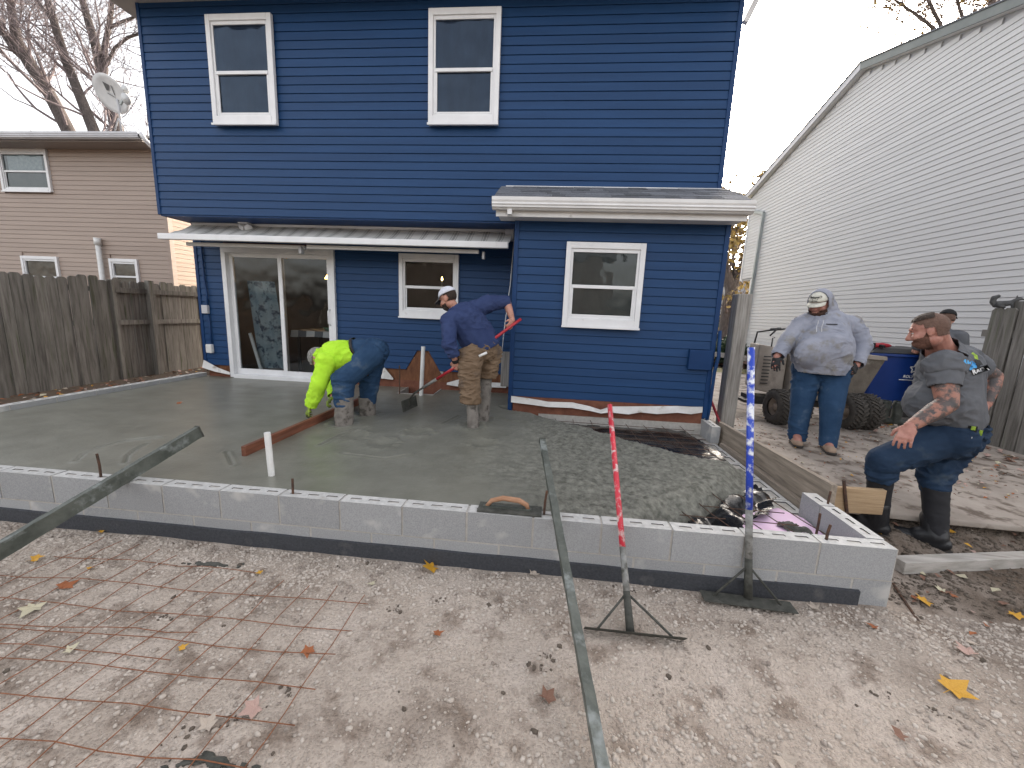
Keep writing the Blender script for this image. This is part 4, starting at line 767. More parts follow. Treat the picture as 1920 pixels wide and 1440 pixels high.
def folds(V, N, amp, sc=(7, 7, 20), seed=0., sharp=1.6):
    d = np.empty(len(V))
    for i, p in enumerate(V):
        q = Vector((p[0]*sc[0]+seed, p[1]*sc[1], p[2]*sc[2])); w1 = mnoise.noise(q); q2 = Vector((p[0]*sc[0]*2.1+w1, p[1]*sc[1]*2.1+seed, p[2]*sc[2]*1.9+w1)); d[i] = (1-min(1, abs(w1)*sharp*1.5))*1.15 + .5*(1-min(1, abs(mnoise.noise(q2))*sharp*1.5))
        d[i] *= min(1., max(.12, .55+1.6*mnoise.noise(Vector((p[0]*3.1+seed, p[1]*3.1, p[2]*3.1+7.)))))
    return V + N*(amp*d)[:, None]
def garment(name, prims, mat, parent, cut=None, amp=.008, sc=(7, 7, 20), vox=.009, sm=5, seed=0., thick=.004):
    V, N, F = remesh(prims, vox, sm); V = folds(V, N, amp, sc, seed)
    if cut is not None: V, F, _ = keep_faces(V, F, cut(V))
    o = obj(name, V, F, mat, parent, True)
    if thick: m_ = o.modifiers.new('s', 'SOLIDIFY'); m_.thickness = thick; m_.offset = -1
    return o
def EC(p, d, R, L=.25):
    """keep-mask that trims one limb or hem: drops what lies past p along d inside a cylinder of radius R"""
    d = nrmz(d)
    def f(V):
        q = V-p; t = q@d; return ~((t > 0) & (t < L) & (np.linalg.norm(q-np.outer(t, d), axis=1) < R))
    return f
def ALL(*fs): return lambda V: np.logical_and.reduce([f(V) for f in fs])
def hand_prims(w, dr, nrm, thumb, s=1., curl=.5):
    """w wrist, dr direction of the palm, nrm = back of the hand, thumb = side the thumb is on"""
    dr = nrmz(dr); nrm = nrmz(nrm-dr*np.dot(nrm, dr)); th = nrmz(np.cross(dr, nrm)); th = th if np.dot(th, thumb) > 0 else -th
    pr_ = [p_cap(w-dr*.01, w+dr*.035*s, .027*s, .036*s, (nrm, .6)), p_box(w+dr*.055*s, dr*.035*s, th*.039*s, nrm*.012*s), p_cap(w+dr*.085*s-th*.03*s, w+dr*.088*s+th*.03*s, .0135*s, .0135*s)]
    for k, ln in enumerate((.068, .078, .074, .058)):
        off = (1.5-k)*.0225*s; a = w+dr*.085*s+th*off; d0 = nrmz(dr+th*(1.5-k)*.06); c = curl*(1+.15*k); p0 = a
        for seg, fr in enumerate((.45, .32, .23)):
            ang = c*(seg+.6); d1 = d0*math.cos(ang)-nrm*math.sin(ang); p1 = p0+d1*ln*fr*s; pr_.append(p_cap(p0, p1, (.0092-.0008*seg)*s, (.0086-.0008*seg)*s, n=10)); p0 = p1
    a = w+dr*.02*s+th*.028*s; p1 = a+nrmz(th*.75+dr*.75-nrm*.25)*.042*s; p2 = p1+nrmz(th*.2+dr*1.-nrm*(.3+.4*curl))*.034*s
    pr_ += [p_cap(a, p1, .0145*s, .011*s, n=10), p_cap(p1, p2, .0105*s, .0085*s, n=10)]; return pr_
def head_prims(c, fw, up, s=1., fat=0.):
    fw = nrmz(fw); up = nrmz(up-fw*np.dot(up, fw)); rt = np.cross(fw, up); H = lambda f, r, u: c+(fw*f+rt*r+up*u)*s
    pr_ = [p_ell(H(-.012, 0, .035), rt*.076*s, fw*.098*s, up*.088*s), p_ell(H(.022, 0, -.02), rt*(.064+fat)*s, fw*.072*s, up*.085*s), p_ell(H(.04, 0, -.075), rt*(.048+fat)*s, fw*.05*s, up*.036*s), p_ell(H(.0, 0, -.055), rt*(.062+fat*1.5)*s, fw*.06*s, up*.05*s),
           p_cap(H(.088, 0, .022), H(.112, 0, -.022), .010*s, .0155*s), p_ell(H(.098, 0, -.028), rt*.019*s, fw*.012*s, up*.011*s), p_cap(H(.082, -.04, .038), H(.082, .04, .038), .012*s, .012*s), p_cap(H(.088, -.018, -.060), H(.088, .018, -.060), .010*s, .010*s), p_cap(H(.086, -.015, -.074), H(.086, .015, -.074), .010*s, .010*s)]
    for sd3 in (-1, 1): pr_ += [p_ell(H(-.012, .079*sd3, .0), rt*.011*s, fw*.021*s+up*.004*s, up*.034*s-fw*.006*s), p_ell(H(.058, .044*sd3, -.02), rt*.024*s, fw*.03*s, up*.028*s)]
    return pr_, H, (fw, rt, up)
def face_region(name, V, N, F, H0, frame, s, test, infl, mat, parent, nzamp=.002, nsc=60):
    fw, rt, up = frame; L = (V-H0)/s; lf_, lr_, lu_ = L@fw, L@rt, L@up; m_ = test(lf_, lr_, lu_) & (np.linalg.norm(L, axis=1) < .17)
    V2, F2, u_ = keep_faces(V+N*infl, F, m_)
    if len(F2) == 0: return None
    N2 = N[u_]; d = np.array([mnoise.noise(Vector(tuple(p*nsc))) for p in V2]); V2 = V2+N2*(d*nzamp)[:, None]
    return obj(name, V2, F2, mat, parent, True)
def eyes(H, frame, s, parent):
    fw, rt, up = frame
    for sd3 in (-1, 1):
        v, f = p_ell(H(.0745, .031*sd3, .010), rt*.0125*s, fw*.010*s, up*.0045*s); obj('eye', v, f, M['eye'], parent, True)
        v, f = p_ell(H(.0795, .031*sd3, .010), rt*.005*s, fw*.0085*s, up*.0042*s); obj('iris', v, f, M['iris'], parent, True)
        v, f = p_cap(H(.0815, .016*sd3, .040), H(.072, .050*sd3, .042), .0055*s, .004*s); obj('eyebrow', v, f, M['hairb'], parent, True)
def cap_mesh(name, H, frame, s, crown, brim, parent, brim_len=.075, flatb=.03, tilt=0., hgt=1., offb=.0):
    fw, rt, up = frame; V, F = p_ell(H(-.008, 0, .048), rt*.088*s, fw*.11*s, up*.092*s*hgt, 28, 18); L = (V-H(0, 0, 0))@up/s; V, F, _ = keep_faces(V, F, L > .040)
    cr = obj(name, V, F, crown, parent, True); m_ = cr.modifiers.new('s', 'SOLIDIFY'); m_.thickness = .004
    n = 20; VV = []; 
    for i in range(n+1):
        a = -1.15+2.3*i/n; e = math.cos(a)
        inn = H(-.008+.108*math.cos(a), .086*math.sin(a), .047+offb); out = H(-.008+.108*math.cos(a)+brim_len*(max(0, math.cos(a*1.1))**.5), .092*math.sin(a), .047+offb-flatb*(math.sin(a)**2)-tilt*max(0, math.cos(a)))
        VV += [inn, out]
    br = obj('brim', VV, [(2*i, 2*i+1, 2*i+3, 2*i+2) for i in range(n)], brim, cr, True); m_ = br.modifiers.new('s', 'SOLIDIFY'); m_.thickness = .004
    return cr
def text_on(txt, origin, ux, uy, size, mat, parent, name='lettering', bvh=None, dirv=None, lift=.003, shear=0., bold=.0):
    cu = bpy.data.curves.new('t', 'FONT'); cu.body = txt; cu.size = size; cu.offset = bold; cu.shear = shear; cu.align_x = 'CENTER'; o = bpy.data.objects.new('t', cu); COL.objects.link(o); dg = bpy.context.evaluated_depsgraph_get(); dg.update(); me = bpy.data.meshes.new_from_object(o.evaluated_get(dg))
    bm = bmesh.new(); bm.from_mesh(me); bmesh.ops.triangulate(bm, faces=bm.faces[:])
    if bvh: bmesh.ops.subdivide_edges(bm, edges=bm.edges[:], cuts=1)
    bm.to_mesh(me); bm.free()
    V = np.array([origin+ux*v.co.x+uy*v.co.y for v in me.vertices]); F = [tuple(p.vertices) for p in me.polygons]; bpy.data.objects.remove(o)
    return decal(name, V, F, mat, parent, bvh, dirv, lift)
def decal(name, V, F, mat, parent, bvh=None, dirv=None, lift=.003):
    V = np.array(V, float)
    if bvh:
        for i, p in enumerate(V):
            h = bvh.ray_cast(Vector(tuple(p-np.array(dirv)*.5)), Vector(tuple(dirv)), 1.)
            if h[0] is not None: V[i] = np.array(h[0])-np.array(dirv)*lift
    return obj(name, V, F, mat, parent)
def bvh_of(o):
    V = [Vector(v.co)+Vector(tuple(BASE[o])) for v in o.data.vertices]; return BVHTree.FromPolygons(V, [tuple(p.vertices) for p in o.data.polygons])
def cloth(name, a, b_, c3=None, rough=.85, s3=6, t3=.66, scale=5, bs=240): return mk(name, a, b_, scale, rough, .35, bs, c3=c3, s3=s3, t3=t3, bdist=.002, spec=.25)
def skin_mat(name, a, b_):
    m = mk(name, a, b_, 22, .5, .25, 160, bdist=.002); bs = m.node_tree.nodes['Principled BSDF']; bs.inputs['Subsurface Weight'].default_value = .12; bs.inputs['Subsurface Radius'].default_value = (.01, .004, .002); return m
M['skin'] = skin_mat('skin', (.42, .20, .14), (.54, .28, .21)); M['skinred'] = skin_mat('ruddy_skin', (.36, .155, .115), (.47, .235, .185))
M['eye'] = mk('eye_white', (.6, .58, .55), rough=.25); M['iris'] = mk('iris', (.03, .025, .02), rough=.2); M['hairb'] = mk('dark_brown_hair', (.028, .017, .012), (.05, .03, .02), 60, .75, .8, 300)
M['hairgrey'] = mk('grey_hair', (.2, .19, .175), (.34, .33, .31), 50, .8, .8, 200); M['buzz'] = mk('buzz_cut', (.12, .07, .05), (.18, .105, .08), 90, .8, .6, 400)
M['hiviz'] = cloth('hi_viz_cotton', (.40, .72, .03), (.50, .85, .05)); M['jeans'] = cloth('denim', (.016, .045, .10), (.03, .07, .14), (.075, .11, .16), s3=5, t3=.63); M['jeans2'] = cloth('dark_denim', (.011, .026, .055), (.021, .043, .083), (.05, .07, .095), s3=5, t3=.63)
M['navy'] = cloth('navy_cotton', (.026, .042, .115), (.038, .058, .145)); M['khaki'] = cloth('brown_canvas', (.15, .10, .062), (.21, .145, .095), (.12, .09, .07), s3=4, t3=.62)
M['hoodie'] = cloth('grey_fleece', (.25, .265, .32), (.32, .33, .385), (.235, .225, .215), s3=5.5, t3=.6); M['tee'] = cloth('charcoal_cotton', (.098, .102, .112), (.132, .137, .15)); M['rubber'] = mk('black_rubber', (.012, .013, .016), (.022, .023, .026), 8, .42, .3, 30); M['rubbertop'] = mk('neoprene', (.01, .01, .013), rough=.8)
M['mudboot'] = mk('muddy_boot', (.13, .115, .1), (.26, .235, .21), 9, .85, .7, 40, c3=(.07, .06, .05), s3=9, t3=.6); M['tanboot'] = mk('tan_leather', (.26, .18, .13), (.36, .26, .19), 10, .75, .5, 40); M['glove'] = mk('black_glove', (.012, .012, .013), (.025, .025, .027), 20, .7, .6, 120); M['sole'] = mk('boot_sole', (.035, .03, .027), rough=.85)
M['belt'] = mk('dark_belt', (.015, .012, .01), rough=.6); M['capwhite'] = mk('white_mesh_cap', (.62, .64, .72), (.72, .73, .8), 60, .8, .5, 200); M['capdark'] = mk('dark_brim', (.06, .065, .07), (.09, .095, .1), 20, .8); M['capcream'] = mk('dirty_cream_cap', (.6, .58, .5), (.7, .68, .6), 12, .85, .4, 100, c3=(.4, .38, .33), s3=9, t3=.64); M['black'] = mk('black_cloth', (.01, .01, .011), rough=.85); M['ink'] = mk('print_black', (.012, .012, .013), rough=.8); M['inkw'] = mk('print_white', (.75, .75, .75), rough=.8); M['inkb'] = mk('print_blue', (.05, .3, .7), (.1, .45, .8), 30, .8); M['inkg'] = mk('print_lime', (.36, .52, .05), (.15, .25, .04), 40, .8)
Zv = np.array([0, 0, 1.])
# ------------------------------------------------------------------ 1 hi-viz worker, bent over the screed
pp = thing('person', (3.48, -1.36, .36), 'worker in hi-viz yellow sweatshirt and jeans bending over the screed board', 'person', 'people at work')
hipn, hipf = P(694, 668, 4.30), P(700, 664, 4.56); knn, knf = P(645, 712, 4.22), P(693, 712, 4.60); ann, anf = P(645, 765, 4.20), P(690, 757, 4.62); ftn, ftf = P(645, 797, 4.20), P(690, 782, 4.63)
pel = P(694, 663, 4.43); wst = P(664, 664, 4.43); chs = P(630, 672, 4.42); shn, shf = P(612, 680, 4.23), P(612, 668, 4.62); eln, elf = P(598, 722, 4.16), P(624, 715, 4.66); wrn, wrf = P(583, 762, 4.20), P(624, 743, 4.52); hd = P(598, 672, 4.42)
hp, H1, fr1 = head_prims(hd, (-.35, -.05, -.95), (-.9, 0, -.3)); lat = nrmz(shf-shn)
hn = hand_prims(wrn, P(574, 776, 4.24)-wrn, (-.6, -.5, .6), (1, .3, 0), 1., .7); hf = hand_prims(wrf, P(615, 754, 4.5)-wrf, (-.6, -.3, .7), (-1, .3, 0), 1., .7)
body = [p_cap(ftn, knn, .05, .06), p_cap(ftf, knf, .05, .06), p_cap(knn, hipn, .065, .09), p_cap(knf, hipf, .065, .09), p_cap(pel, wst, .15, .145), p_cap(wst, chs, .145, .155), p_cap(shn, shf, .07, .07), p_cap(chs, hd, .08, .06), p_cap(shn, eln, .055, .045), p_cap(eln, wrn, .043, .03), p_cap(shf, elf, .055, .045), p_cap(elf, wrf, .043, .03)]+hp+hn+hf
V, N, F = remesh(body, .007, 3); obj('body', V, F, M['skin'], pp, True); face_region('hair', V, N, F, H1(0, 0, 0), fr1, 1., lambda f, r, u: (u > .02) & (f < .085), .008, M['hairgrey'], pp, .004)
garment('sweatshirt', [p_cap(P(660, 668, 4.43), chs, .17, .185, (lat, 1.12)), p_cap(P(645, 684, 4.43), P(632, 690, 4.42), .125, .12), p_cap(shn, shf, .10, .10), p_cap(chs, P(606, 670, 4.42), .15, .10), p_cap(shn, eln, .092, .080), p_cap(eln, wrn, .078, .052), p_cap(shf, elf, .09, .075), p_cap(elf, wrf, .072, .05)], M['hiviz'], pp, ALL(EC(P(668, 656, 4.43), P(700, 640, 4.43)-P(650, 668, 4.43), .34, .4), EC(wrn, wrn-eln, .1), EC(wrf, wrf-elf, .1)), .014, (10, 10, 12), .007, seed=3.)
garment('jeans', [p_ell(P(700, 660, 4.43), lat*.19, nrmz(hipn-knn)*.165, nrmz(np.cross(lat, hipn-knn))*.15), p_cap(pel, P(676, 660, 4.43), .155, .155, (lat, 1.1)), p_cap(hipn, knn, .138, .115), p_cap(knn, ann, .112, .085), p_cap(hipf, knf, .135, .108), p_cap(knf, anf, .104, .085)], M['jeans'], pp, ALL(EC(P(668, 657, 4.43), P(640, 672, 4.43)-P(700, 645, 4.43), .3, .4), EC(ann, -Zv, .14), EC(anf, -Zv, .14)), .015, (7, 7, 16), .007, seed=9.)
garment('belt', [p_cap(P(676, 658, 4.43), P(668, 660, 4.43), .168, .162, (lat, 1.1))], M['belt'], pp, lambda V: np.abs((V-P(671, 658, 4.43))@nrmz(P(645, 668, 4.43)-P(700, 645, 4.43))) < .02, .001)
for a, b_ in ((ftn, P(645, 745, 4.20)), (ftf, P(688, 745, 4.61))):
    garment('boot', [p_cap(a-Zv*.03, b_, .088, .094), p_cap(a-Zv*.06, a+np.array([-.13, 0, -.07]), .07, .055)], M['mudboot'], pp, lambda V, b_=b_: V[:, 2] < b_[2]+.01, .006, (6, 6, 9), .010)
for w_, nm in ((hn, 'glove'), (hf, 'glove')): garment(nm, [(v+0, f) for v, f in w_], mk('hi_viz_glove', (.35, .5, .05), (.08, .08, .06), 26, .8), pp, None, .0045, (30, 30, 30), .005, 2, thick=0)
# ------------------------------------------------------------------ 2 navy shirt worker with the hoe
p2 = thing('person', (4.83, -1.2, .36), 'worker in navy shirt, brown work pants and white cap raking concrete', 'person', 'people at work')
hl, hr = P(882, 664, 4.42), P(918, 660, 4.62); kl, kr = P(880, 714, 4.38), P(912, 708, 4.64); al, ar = P(886, 775, 4.34), P(906, 765, 4.62); fl_, fr_ = P(887, 800, 4.33), P(906, 788, 4.61)
pel = P(902, 656, 4.53); mid = P(890, 626, 4.5); chs = P(873, 600, 4.46); sl_, sr_ = P(842, 602, 4.34), P(918, 568, 4.60); nk = P(852, 578, 4.42); hd = P(841, 561, 4.40)
el_, er_ = P(843, 646, 4.24), P(950, 566, 4.66); wl, wr = P(854, 677, 4.33), P(961, 601, 4.56); hld, hrd = P(853, 689, 4.36), P(955, 614, 4.50); lat = nrmz(sr_-sl_)
hp, H2, fr2 = head_prims(hd, (-.84, .30, -.45), (-.42, .1, .9), 1., .004)
hn = hand_prims(wl, hld-wl, (-.2, -.95, .1), (-.4, 0, -1), 1., .95); hf = hand_prims(wr, hrd-wr, (.8, -.5, .1), (-.3, -.4, .8), 1., .95)
body = [p_cap(fl_, kl, .05, .058), p_cap(fr_, kr, .05, .058), p_cap(kl, hl, .065, .085), p_cap(kr, hr, .065, .085), p_cap(hl, hr, .1, .1), p_cap(pel, mid, .14, .14), p_cap(mid, chs, .14, .15), p_cap(sl_, sr_, .07, .07), p_cap(chs, nk, .1, .06), p_cap(nk, hd, .058, .055), p_cap(sl_, el_, .055, .045), p_cap(el_, wl, .044, .03), p_cap(sr_, er_, .058, .05), p_cap(er_, er_+(wr-er_)*.35, .047, .046), p_cap(er_+(wr-er_)*.35, wr, .046, .029)]+hp+hn+hf
V, N, F = remesh(body, .0055, 3); obj('body', V, F, M['skin'], p2, True); eyes(H2, fr2, 1., p2)
face_region('hair', V, N, F, H2(0, 0, 0), fr2, 1., lambda f, r, u: (u > -.035) & (f < .0) & ~((np.abs(r) > .062) & (u < .035) & (f > -.04)), .005, M['hairb'], p2); face_region('beard', V, N, F, H2(0, 0, 0), fr2, 1., lambda f, r, u: (u < -.035) & (f > .01) & (u > -.115) & ~((f > .075) & (u > -.052)), .007, M['hairb'], p2)
cp = cap_mesh('cap', H2, fr2, 1., M['capwhite'], M['capdark'], p2, .075, .02, .03)
garment('shirt', [p_cap(P(905, 648, 4.53), mid, .178, .186, (lat, 1.12)), p_cap(mid, chs, .186, .19, (lat, 1.08)), p_cap(sl_+lat*.03, sr_-lat*.02, .098, .095), p_cap(chs, nk, .15, .078), p_cap(sl_, el_, .088, .07), p_cap(el_, P(853, 668, 4.30), .068, .055), p_cap(sr_, er_, .086, .074)], M['navy'], p2, ALL(EC(P(908, 658, 4.53), pel-chs, .27, .4), EC(P(852, 668, 4.30), wl-el_, .08), EC(er_+nrmz(er_-sr_)*.03, er_-sr_, .11), EC(nk+nrmz(hd-nk)*.025, hd-nk, .14)), .015, (9, 9, 14), .007, seed=5.)
garment('work_pants', [p_cap(hl, hr, .128, .128), p_cap(pel, P(905, 650, 4.53), .165, .155, (lat, 1.08)), p_cap(hl, kl, .135, .112), p_cap(kl, P(884, 752, 4.36), .112, .100), p_cap(hr, kr, .13, .105), p_cap(kr, P(910, 712, 4.64), .10, .098)], M['khaki'], p2, ALL(EC(P(899, 634, 4.52), chs-pel, .3), EC(P(884, 756, 4.36), -Zv, .16), EC(P(910, 708, 4.64), -Zv, .14)), .019, (7, 7, 19), .007, seed=2.)
for a, b_, r_ in ((fl_, P(885, 752, 4.35), .062), (fr_, P(911, 704, 4.64), .075)):
    garment('boot', [p_cap(a-Zv*.03, b_, .062, r_), p_cap(a-Zv*.05, a+np.array([-.12, .05, -.07]), .055, .048)], M['mudboot'], p2, lambda V, b_=b_: V[:, 2] < b_[2]+.01, .006, (6, 6, 12), .010)
garment('wristband', [p_cap(wl-nrmz(wl-el_)*.02, wl, .042, .04)], M['black'], p2, lambda V: np.abs((V-wl)@nrmz(wl-el_)) < .022, .001, vox=.006)
b = MB(); b.tube([P(898, 668, 4.26), P(913, 661, 4.27)], .014, 8); b.build('pocket_roll', M['pvc'], p2, True)
hoe = thing('concrete_hoe', (3.89, -.80, .38), 'red handled concrete hoe held by the worker in navy', 'hoe')
he = at(800, 728, 'y', -.62); hs_ = hld-np.array([0, .0, .0]); hh = hrd
top = hh+(hh-hld)*.22; low = hld+(hld-hh)*1.05; low = P(793, 727, 4.62)
MB().tube([low+(hld-low)*.45, hld, hh, top], .0165, 12).build('handle', M['redpaint2'], hoe, True); MB().tube([low, low+(hld-low)*.45], .0175, 12).build('muddy_shaft', M['mudpole'], hoe, True)
tipp = P(770, 766, 4.82)
MB().tube([low, P(776, 738, 4.72), P(769, 748, 4.77), P(767, 760, 4.80)], .012, 8).build('neck', M['mudsteel'], hoe, True)
b = MB(); c0_ = P(768, 757, 4.80); b.obox(c0_, np.array([.03, .19, 0])*.9, np.array([.006, -.001, 0]), np.array([-.01, 0, .065])); bevel(b.build('blade', M['mudsteel'], hoe), .003)
# ------------------------------------------------------------------ 3 hoodie man on the driveway
p3 = thing('person', (8.67, -.7, .22), 'large bearded man in grey hooded sweatshirt and cream cap on the driveway', 'person', 'people watching')
K = 4.63
al, ar = P(1493, 812, 4.70), P(1552, 828, 4.50); kl, kr = P(1503, 757, 4.66), P(1559, 764, 4.50); hl, hr = P(1514, 690, 4.68), P(1566, 692, 4.60); pel = P(1541, 684, 4.66); bel = P(1541, 652, 4.58); chs = P(1546, 612, 4.64); sl_, sr_ = P(1502, 610, 4.66), P(1596, 610, 4.64); nk = P(1541, 592, 4.62); hd = P(1536, 572, 4.56)
el_, er_ = P(1474, 642, 4.62), P(1616, 648, 4.58); wl, wr = P(1457, 668, 4.56), P(1606, 684, 4.48); lat = nrmz(sr_-sl_); vw = nrmz(ray(1541, 650)); fwd3 = nrmz(-vw*np.array([1, 1, 0])+np.array([-.25, .0, 0]))
hp, H3, fr3 = head_prims(hd, fwd3*1.+np.array([-.35, -.05, -.42]), (-.15, -.1, 1), 1.06, .012)
hn = hand_prims(wl, P(1453, 690, 4.54)-wl, (-.6, -.6, .1), (.2, -.9, 0), 1.1, .35); hf = hand_prims(wr, P(1594, 706, 4.42)-wr, (.4, -.9, .1), (-.9, -.2, 0), 1.1, .8)
ff = nrmz(np.array([-.35, -1., 0])); 
body = [p_cap(al, kl, .05, .065), p_cap(ar, kr, .05, .065), p_cap(kl, hl, .075, .11), p_cap(kr, hr, .075, .11), p_cap(hl, hr, .13, .13), p_cap(pel, bel, .2, .24), p_cap(bel, chs, .24, .19), p_cap(sl_, sr_, .09, .09), p_cap(chs, nk, .14, .085), p_cap(nk, hd, .08, .07), p_cap(sl_, el_, .07, .058), p_cap(el_, wl, .055, .036), p_cap(sr_, er_, .07, .058), p_cap(er_, wr, .055, .036), p_cap(al, al+ff*.14-Zv*.06, .045, .04), p_cap(ar, ar+ff*.14-Zv*.06, .045, .04)]+hp+hn+hf
V, N, F = remesh(body, .007, 3); obj('body', V, F, M['skinred'], p3, True); eyes(H3, fr3, 1.06, p3)
face_region('beard', V, N, F, H3(0, 0, 0), fr3, 1.06, lambda f, r, u: (u < -.028) & (u > -.15) & (f > -.02) & ~((f > .082) & (u > -.055) & (np.abs(r) < .03)), .013, mk('auburn_beard', (.05, .022, .014), (.085, .04, .025), 60, .8, .8, 260), p3, .006)
cp = cap_mesh('cap', H3, fr3, 1.12, M['capcream'], M['capcream'], p3, .070, .022, .028, 1.12)
fw3, rt3, up3 = fr3; cb = bvh_of(cp)
for tx, u_, sz in (('Campbells', .098, .026), ('and Co', .066, .017)): text_on(tx, H3(.2, 0, u_), rt3, up3, sz*1.1, M['ink'], p3, 'cap_lettering', cb, -fw3, .004, .3, .0008)
decal('cap_bar', [H3(.2, -.03, .088), H3(.2, .03, .088), H3(.2, .025, .083), H3(.2, -.025, .083)], [(0, 1, 2, 3)], M['ink'], p3, cb, -fw3, .004)
garment('hoodie', [p_cap(P(1541, 684, 4.62), bel, .255, .285, (lat, 1.10)), p_cap(bel, chs, .285, .22, (lat, 1.10)), p_ell(P(1536, 660, 4.50), lat*.27, Zv*.2, vw*.2), p_cap(sl_, sr_, .112, .112), p_cap(chs, nk, .18, .128), p_cap(nk-Zv*.03, sl_, .125, .10), p_cap(nk-Zv*.03, sr_, .125, .10), p_cap(sl_, el_, .108, .090), p_cap(el_, wl, .085, .058), p_cap(sr_, er_, .112, .092), p_cap(er_, wr, .088, .06)], M['hoodie'], p3, ALL(EC(np.array([pel[0], pel[1], P(1540, 703, 4.42)[2]]), -Zv, .345, .6), EC(wl, wl-el_, .09), EC(wr, wr-er_, .09), EC(nk+nrmz(hd-nk)*.085, hd-nk, .13)), .014, (7, 7, 11), .008, seed=8.)
hc = H3(-.025, 0, .02); 
def hoodcut(V): L = V-H3(0, 0, 0); return ((L@fw3) < .035+.25*np.maximum(0, -(L@up3)-.06)) & ((V-nk)@nrmz(hd-nk) > -.02)
garment('hood', [p_ell(hc+up3*.01, rt3*.122, fw3*.135, up3*.15), p_cap(hc-up3*.03-fw3*.03, nk-fw3*.05, .125, .15)], M['hoodie'], p3, hoodcut, .006, (8, 8, 12), .008, seed=1., thick=.012)
hb_ = bvh_of([c for c in p3.children if c.name.startswith('hoodie')][0]); dv3 = nrmz(vw*np.array([1, 1, .0])); rgt3 = np.cross(dv3, Zv)
pk_ = [(-.2, -.02), (-.13, .14), (.13, .14), (.2, -.02), (.2, -.1), (-.2, -.1)]; n_ = 14; VV = []; FF = []
pc = P(1534, 672, 4.3)
for i in range(n_+1):
    for j in range(n_+1):
        v_ = j/n_; hw = .20-.075*max(0, (v_-.35)/.65); VV.append(pc+rgt3*(i/n_*2-1)*hw+Zv*(-.09+.21*v_))
FF = [(i*(n_+1)+j, (i+1)*(n_+1)+j, (i+1)*(n_+1)+j+1, i*(n_+1)+j+1) for i in range(n_) for j in range(n_)]
o = decal('pouch_pocket', VV, FF, M['hoodie'], p3, hb_, dv3, .010); o.modifiers.new('s', 'SOLIDIFY').thickness = .006
ch_ = P(1560, 607, 4.3); decal('chest_mark', [ch_-rgt3*.05, ch_+rgt3*.05, ch_+rgt3*.05-Zv*.01, ch_-rgt3*.05-Zv*.01], [(0, 1, 2, 3)], M['ink'], p3, hb_, dv3, .006)
for sx_ in (-1, 1):
    s0 = P(1538+sx_*5, 600, 4.3); VV = []
    for i in range(9): VV += [s0-Zv*.016*i+rgt3*.003*math.sin(i), s0-Zv*.016*i+rgt3*(.007+.003*math.sin(i))]
    decal('drawstring', VV, [(2*i, 2*i+1, 2*i+3, 2*i+2) for i in range(8)], M['gutterg'], p3, hb_, dv3, .006)
garment('jeans', [p_cap(hl, hr, .165, .165), p_cap(pel, P(1541, 675, 4.66), .235, .24, (lat, 1.0)), p_cap(hl, kl, .150, .115), p_cap(kl, P(1494, 824, 4.70), .112, .080), p_cap(hr, kr, .150, .115), p_cap(kr, P(1552, 840, 4.50), .112, .080)], M['jeans'], p3, lambda V: V[:, 2] > .275, .016, (7, 7, 16), .008, seed=4.)
for a in (al, ar):
    a = np.array([a[0], a[1], .22]); garment('boot', [p_cap(a+Zv*.16-ff*.0, a+Zv*.08, .06, .062), p_cap(a+Zv*.06-ff*.02, a+ff*.16+Zv*.045, .058, .05, (Zv, .85))], M['tanboot'], p3, lambda V: V[:, 2] > .235, .003, (20, 20, 20), .007)
    v, f = remesh([p_cap(a+Zv*.02-ff*.03, a+ff*.17+Zv*.02, .06, .056, (Zv, .35))], .007, 2)[::2]; obj('sole', v, f, M['sole'], p3, True)
for w_ in (hn, hf): garment('glove', w_, M['glove'], p3, None, .0045, (30, 30, 30), .0055, 2, thick=0)
# ------------------------------------------------------------------ 4 man in charcoal tee stepping, profile
p4 = thing('person', (8.25, -2.5, .04), 'tattooed man in charcoal t-shirt, jeans and tall black boots stepping by the wall', 'person', 'people watching')
vw = nrmz(ray(1760, 720)); vh = nrmz(vw*np.array([1, 1, 0])); lf4 = nrmz(np.cross(Zv, vh))       # lf4: image-left = his forward
hl, hr = P(1778, 820, 2.86), P(1786, 822, 3.03); kl, kr = P(1655, 862, 2.93), P(1752, 898, 2.98); al, ar = P(1648, 950, 3.02), P(1755, 1000, 2.90)
pel = P(1790, 806, 2.94); bel = P(1774, 752, 2.90); chs = P(1778, 694, 2.90); nk = P(1762, 652, 2.84); hd = P(1742, 622, 2.78); sl_, sr_ = P(1768, 684, 2.72), P(1806, 676, 3.08); el_, er_ = P(1776, 757, 2.66), P(1862, 706, 3.12); wl, wr = P(1707, 799, 2.66), P(1848, 758, 3.05); lat = nrmz(vh)
hp, H4, fr4 = head_prims(hd, lf4*1.+np.array([0, 0, -.36])+vh*.04, Zv*1.+lf4*.32, 1.0, .006)
hn = hand_prims(wl, P(1690, 832, 2.64)-wl, -vh*.9+lf4*.15, lf4*1.-Zv*.3, 1.08, .42); hf = hand_prims(wr, P(1841, 786, 3.02)-wr, -lf4*.9, vh, 1.08, .5)
arml = [p_cap(sl_, el_, .074, .056), p_cap(el_, el_+(wl-el_)*.3, .054, .057), p_cap(el_+(wl-el_)*.3, wl, .057, .034)]; armr = [p_cap(sr_, er_, .072, .056), p_cap(er_, er_+(wr-er_)*.3, .054, .056), p_cap(er_+(wr-er_)*.3, wr, .056, .034)]
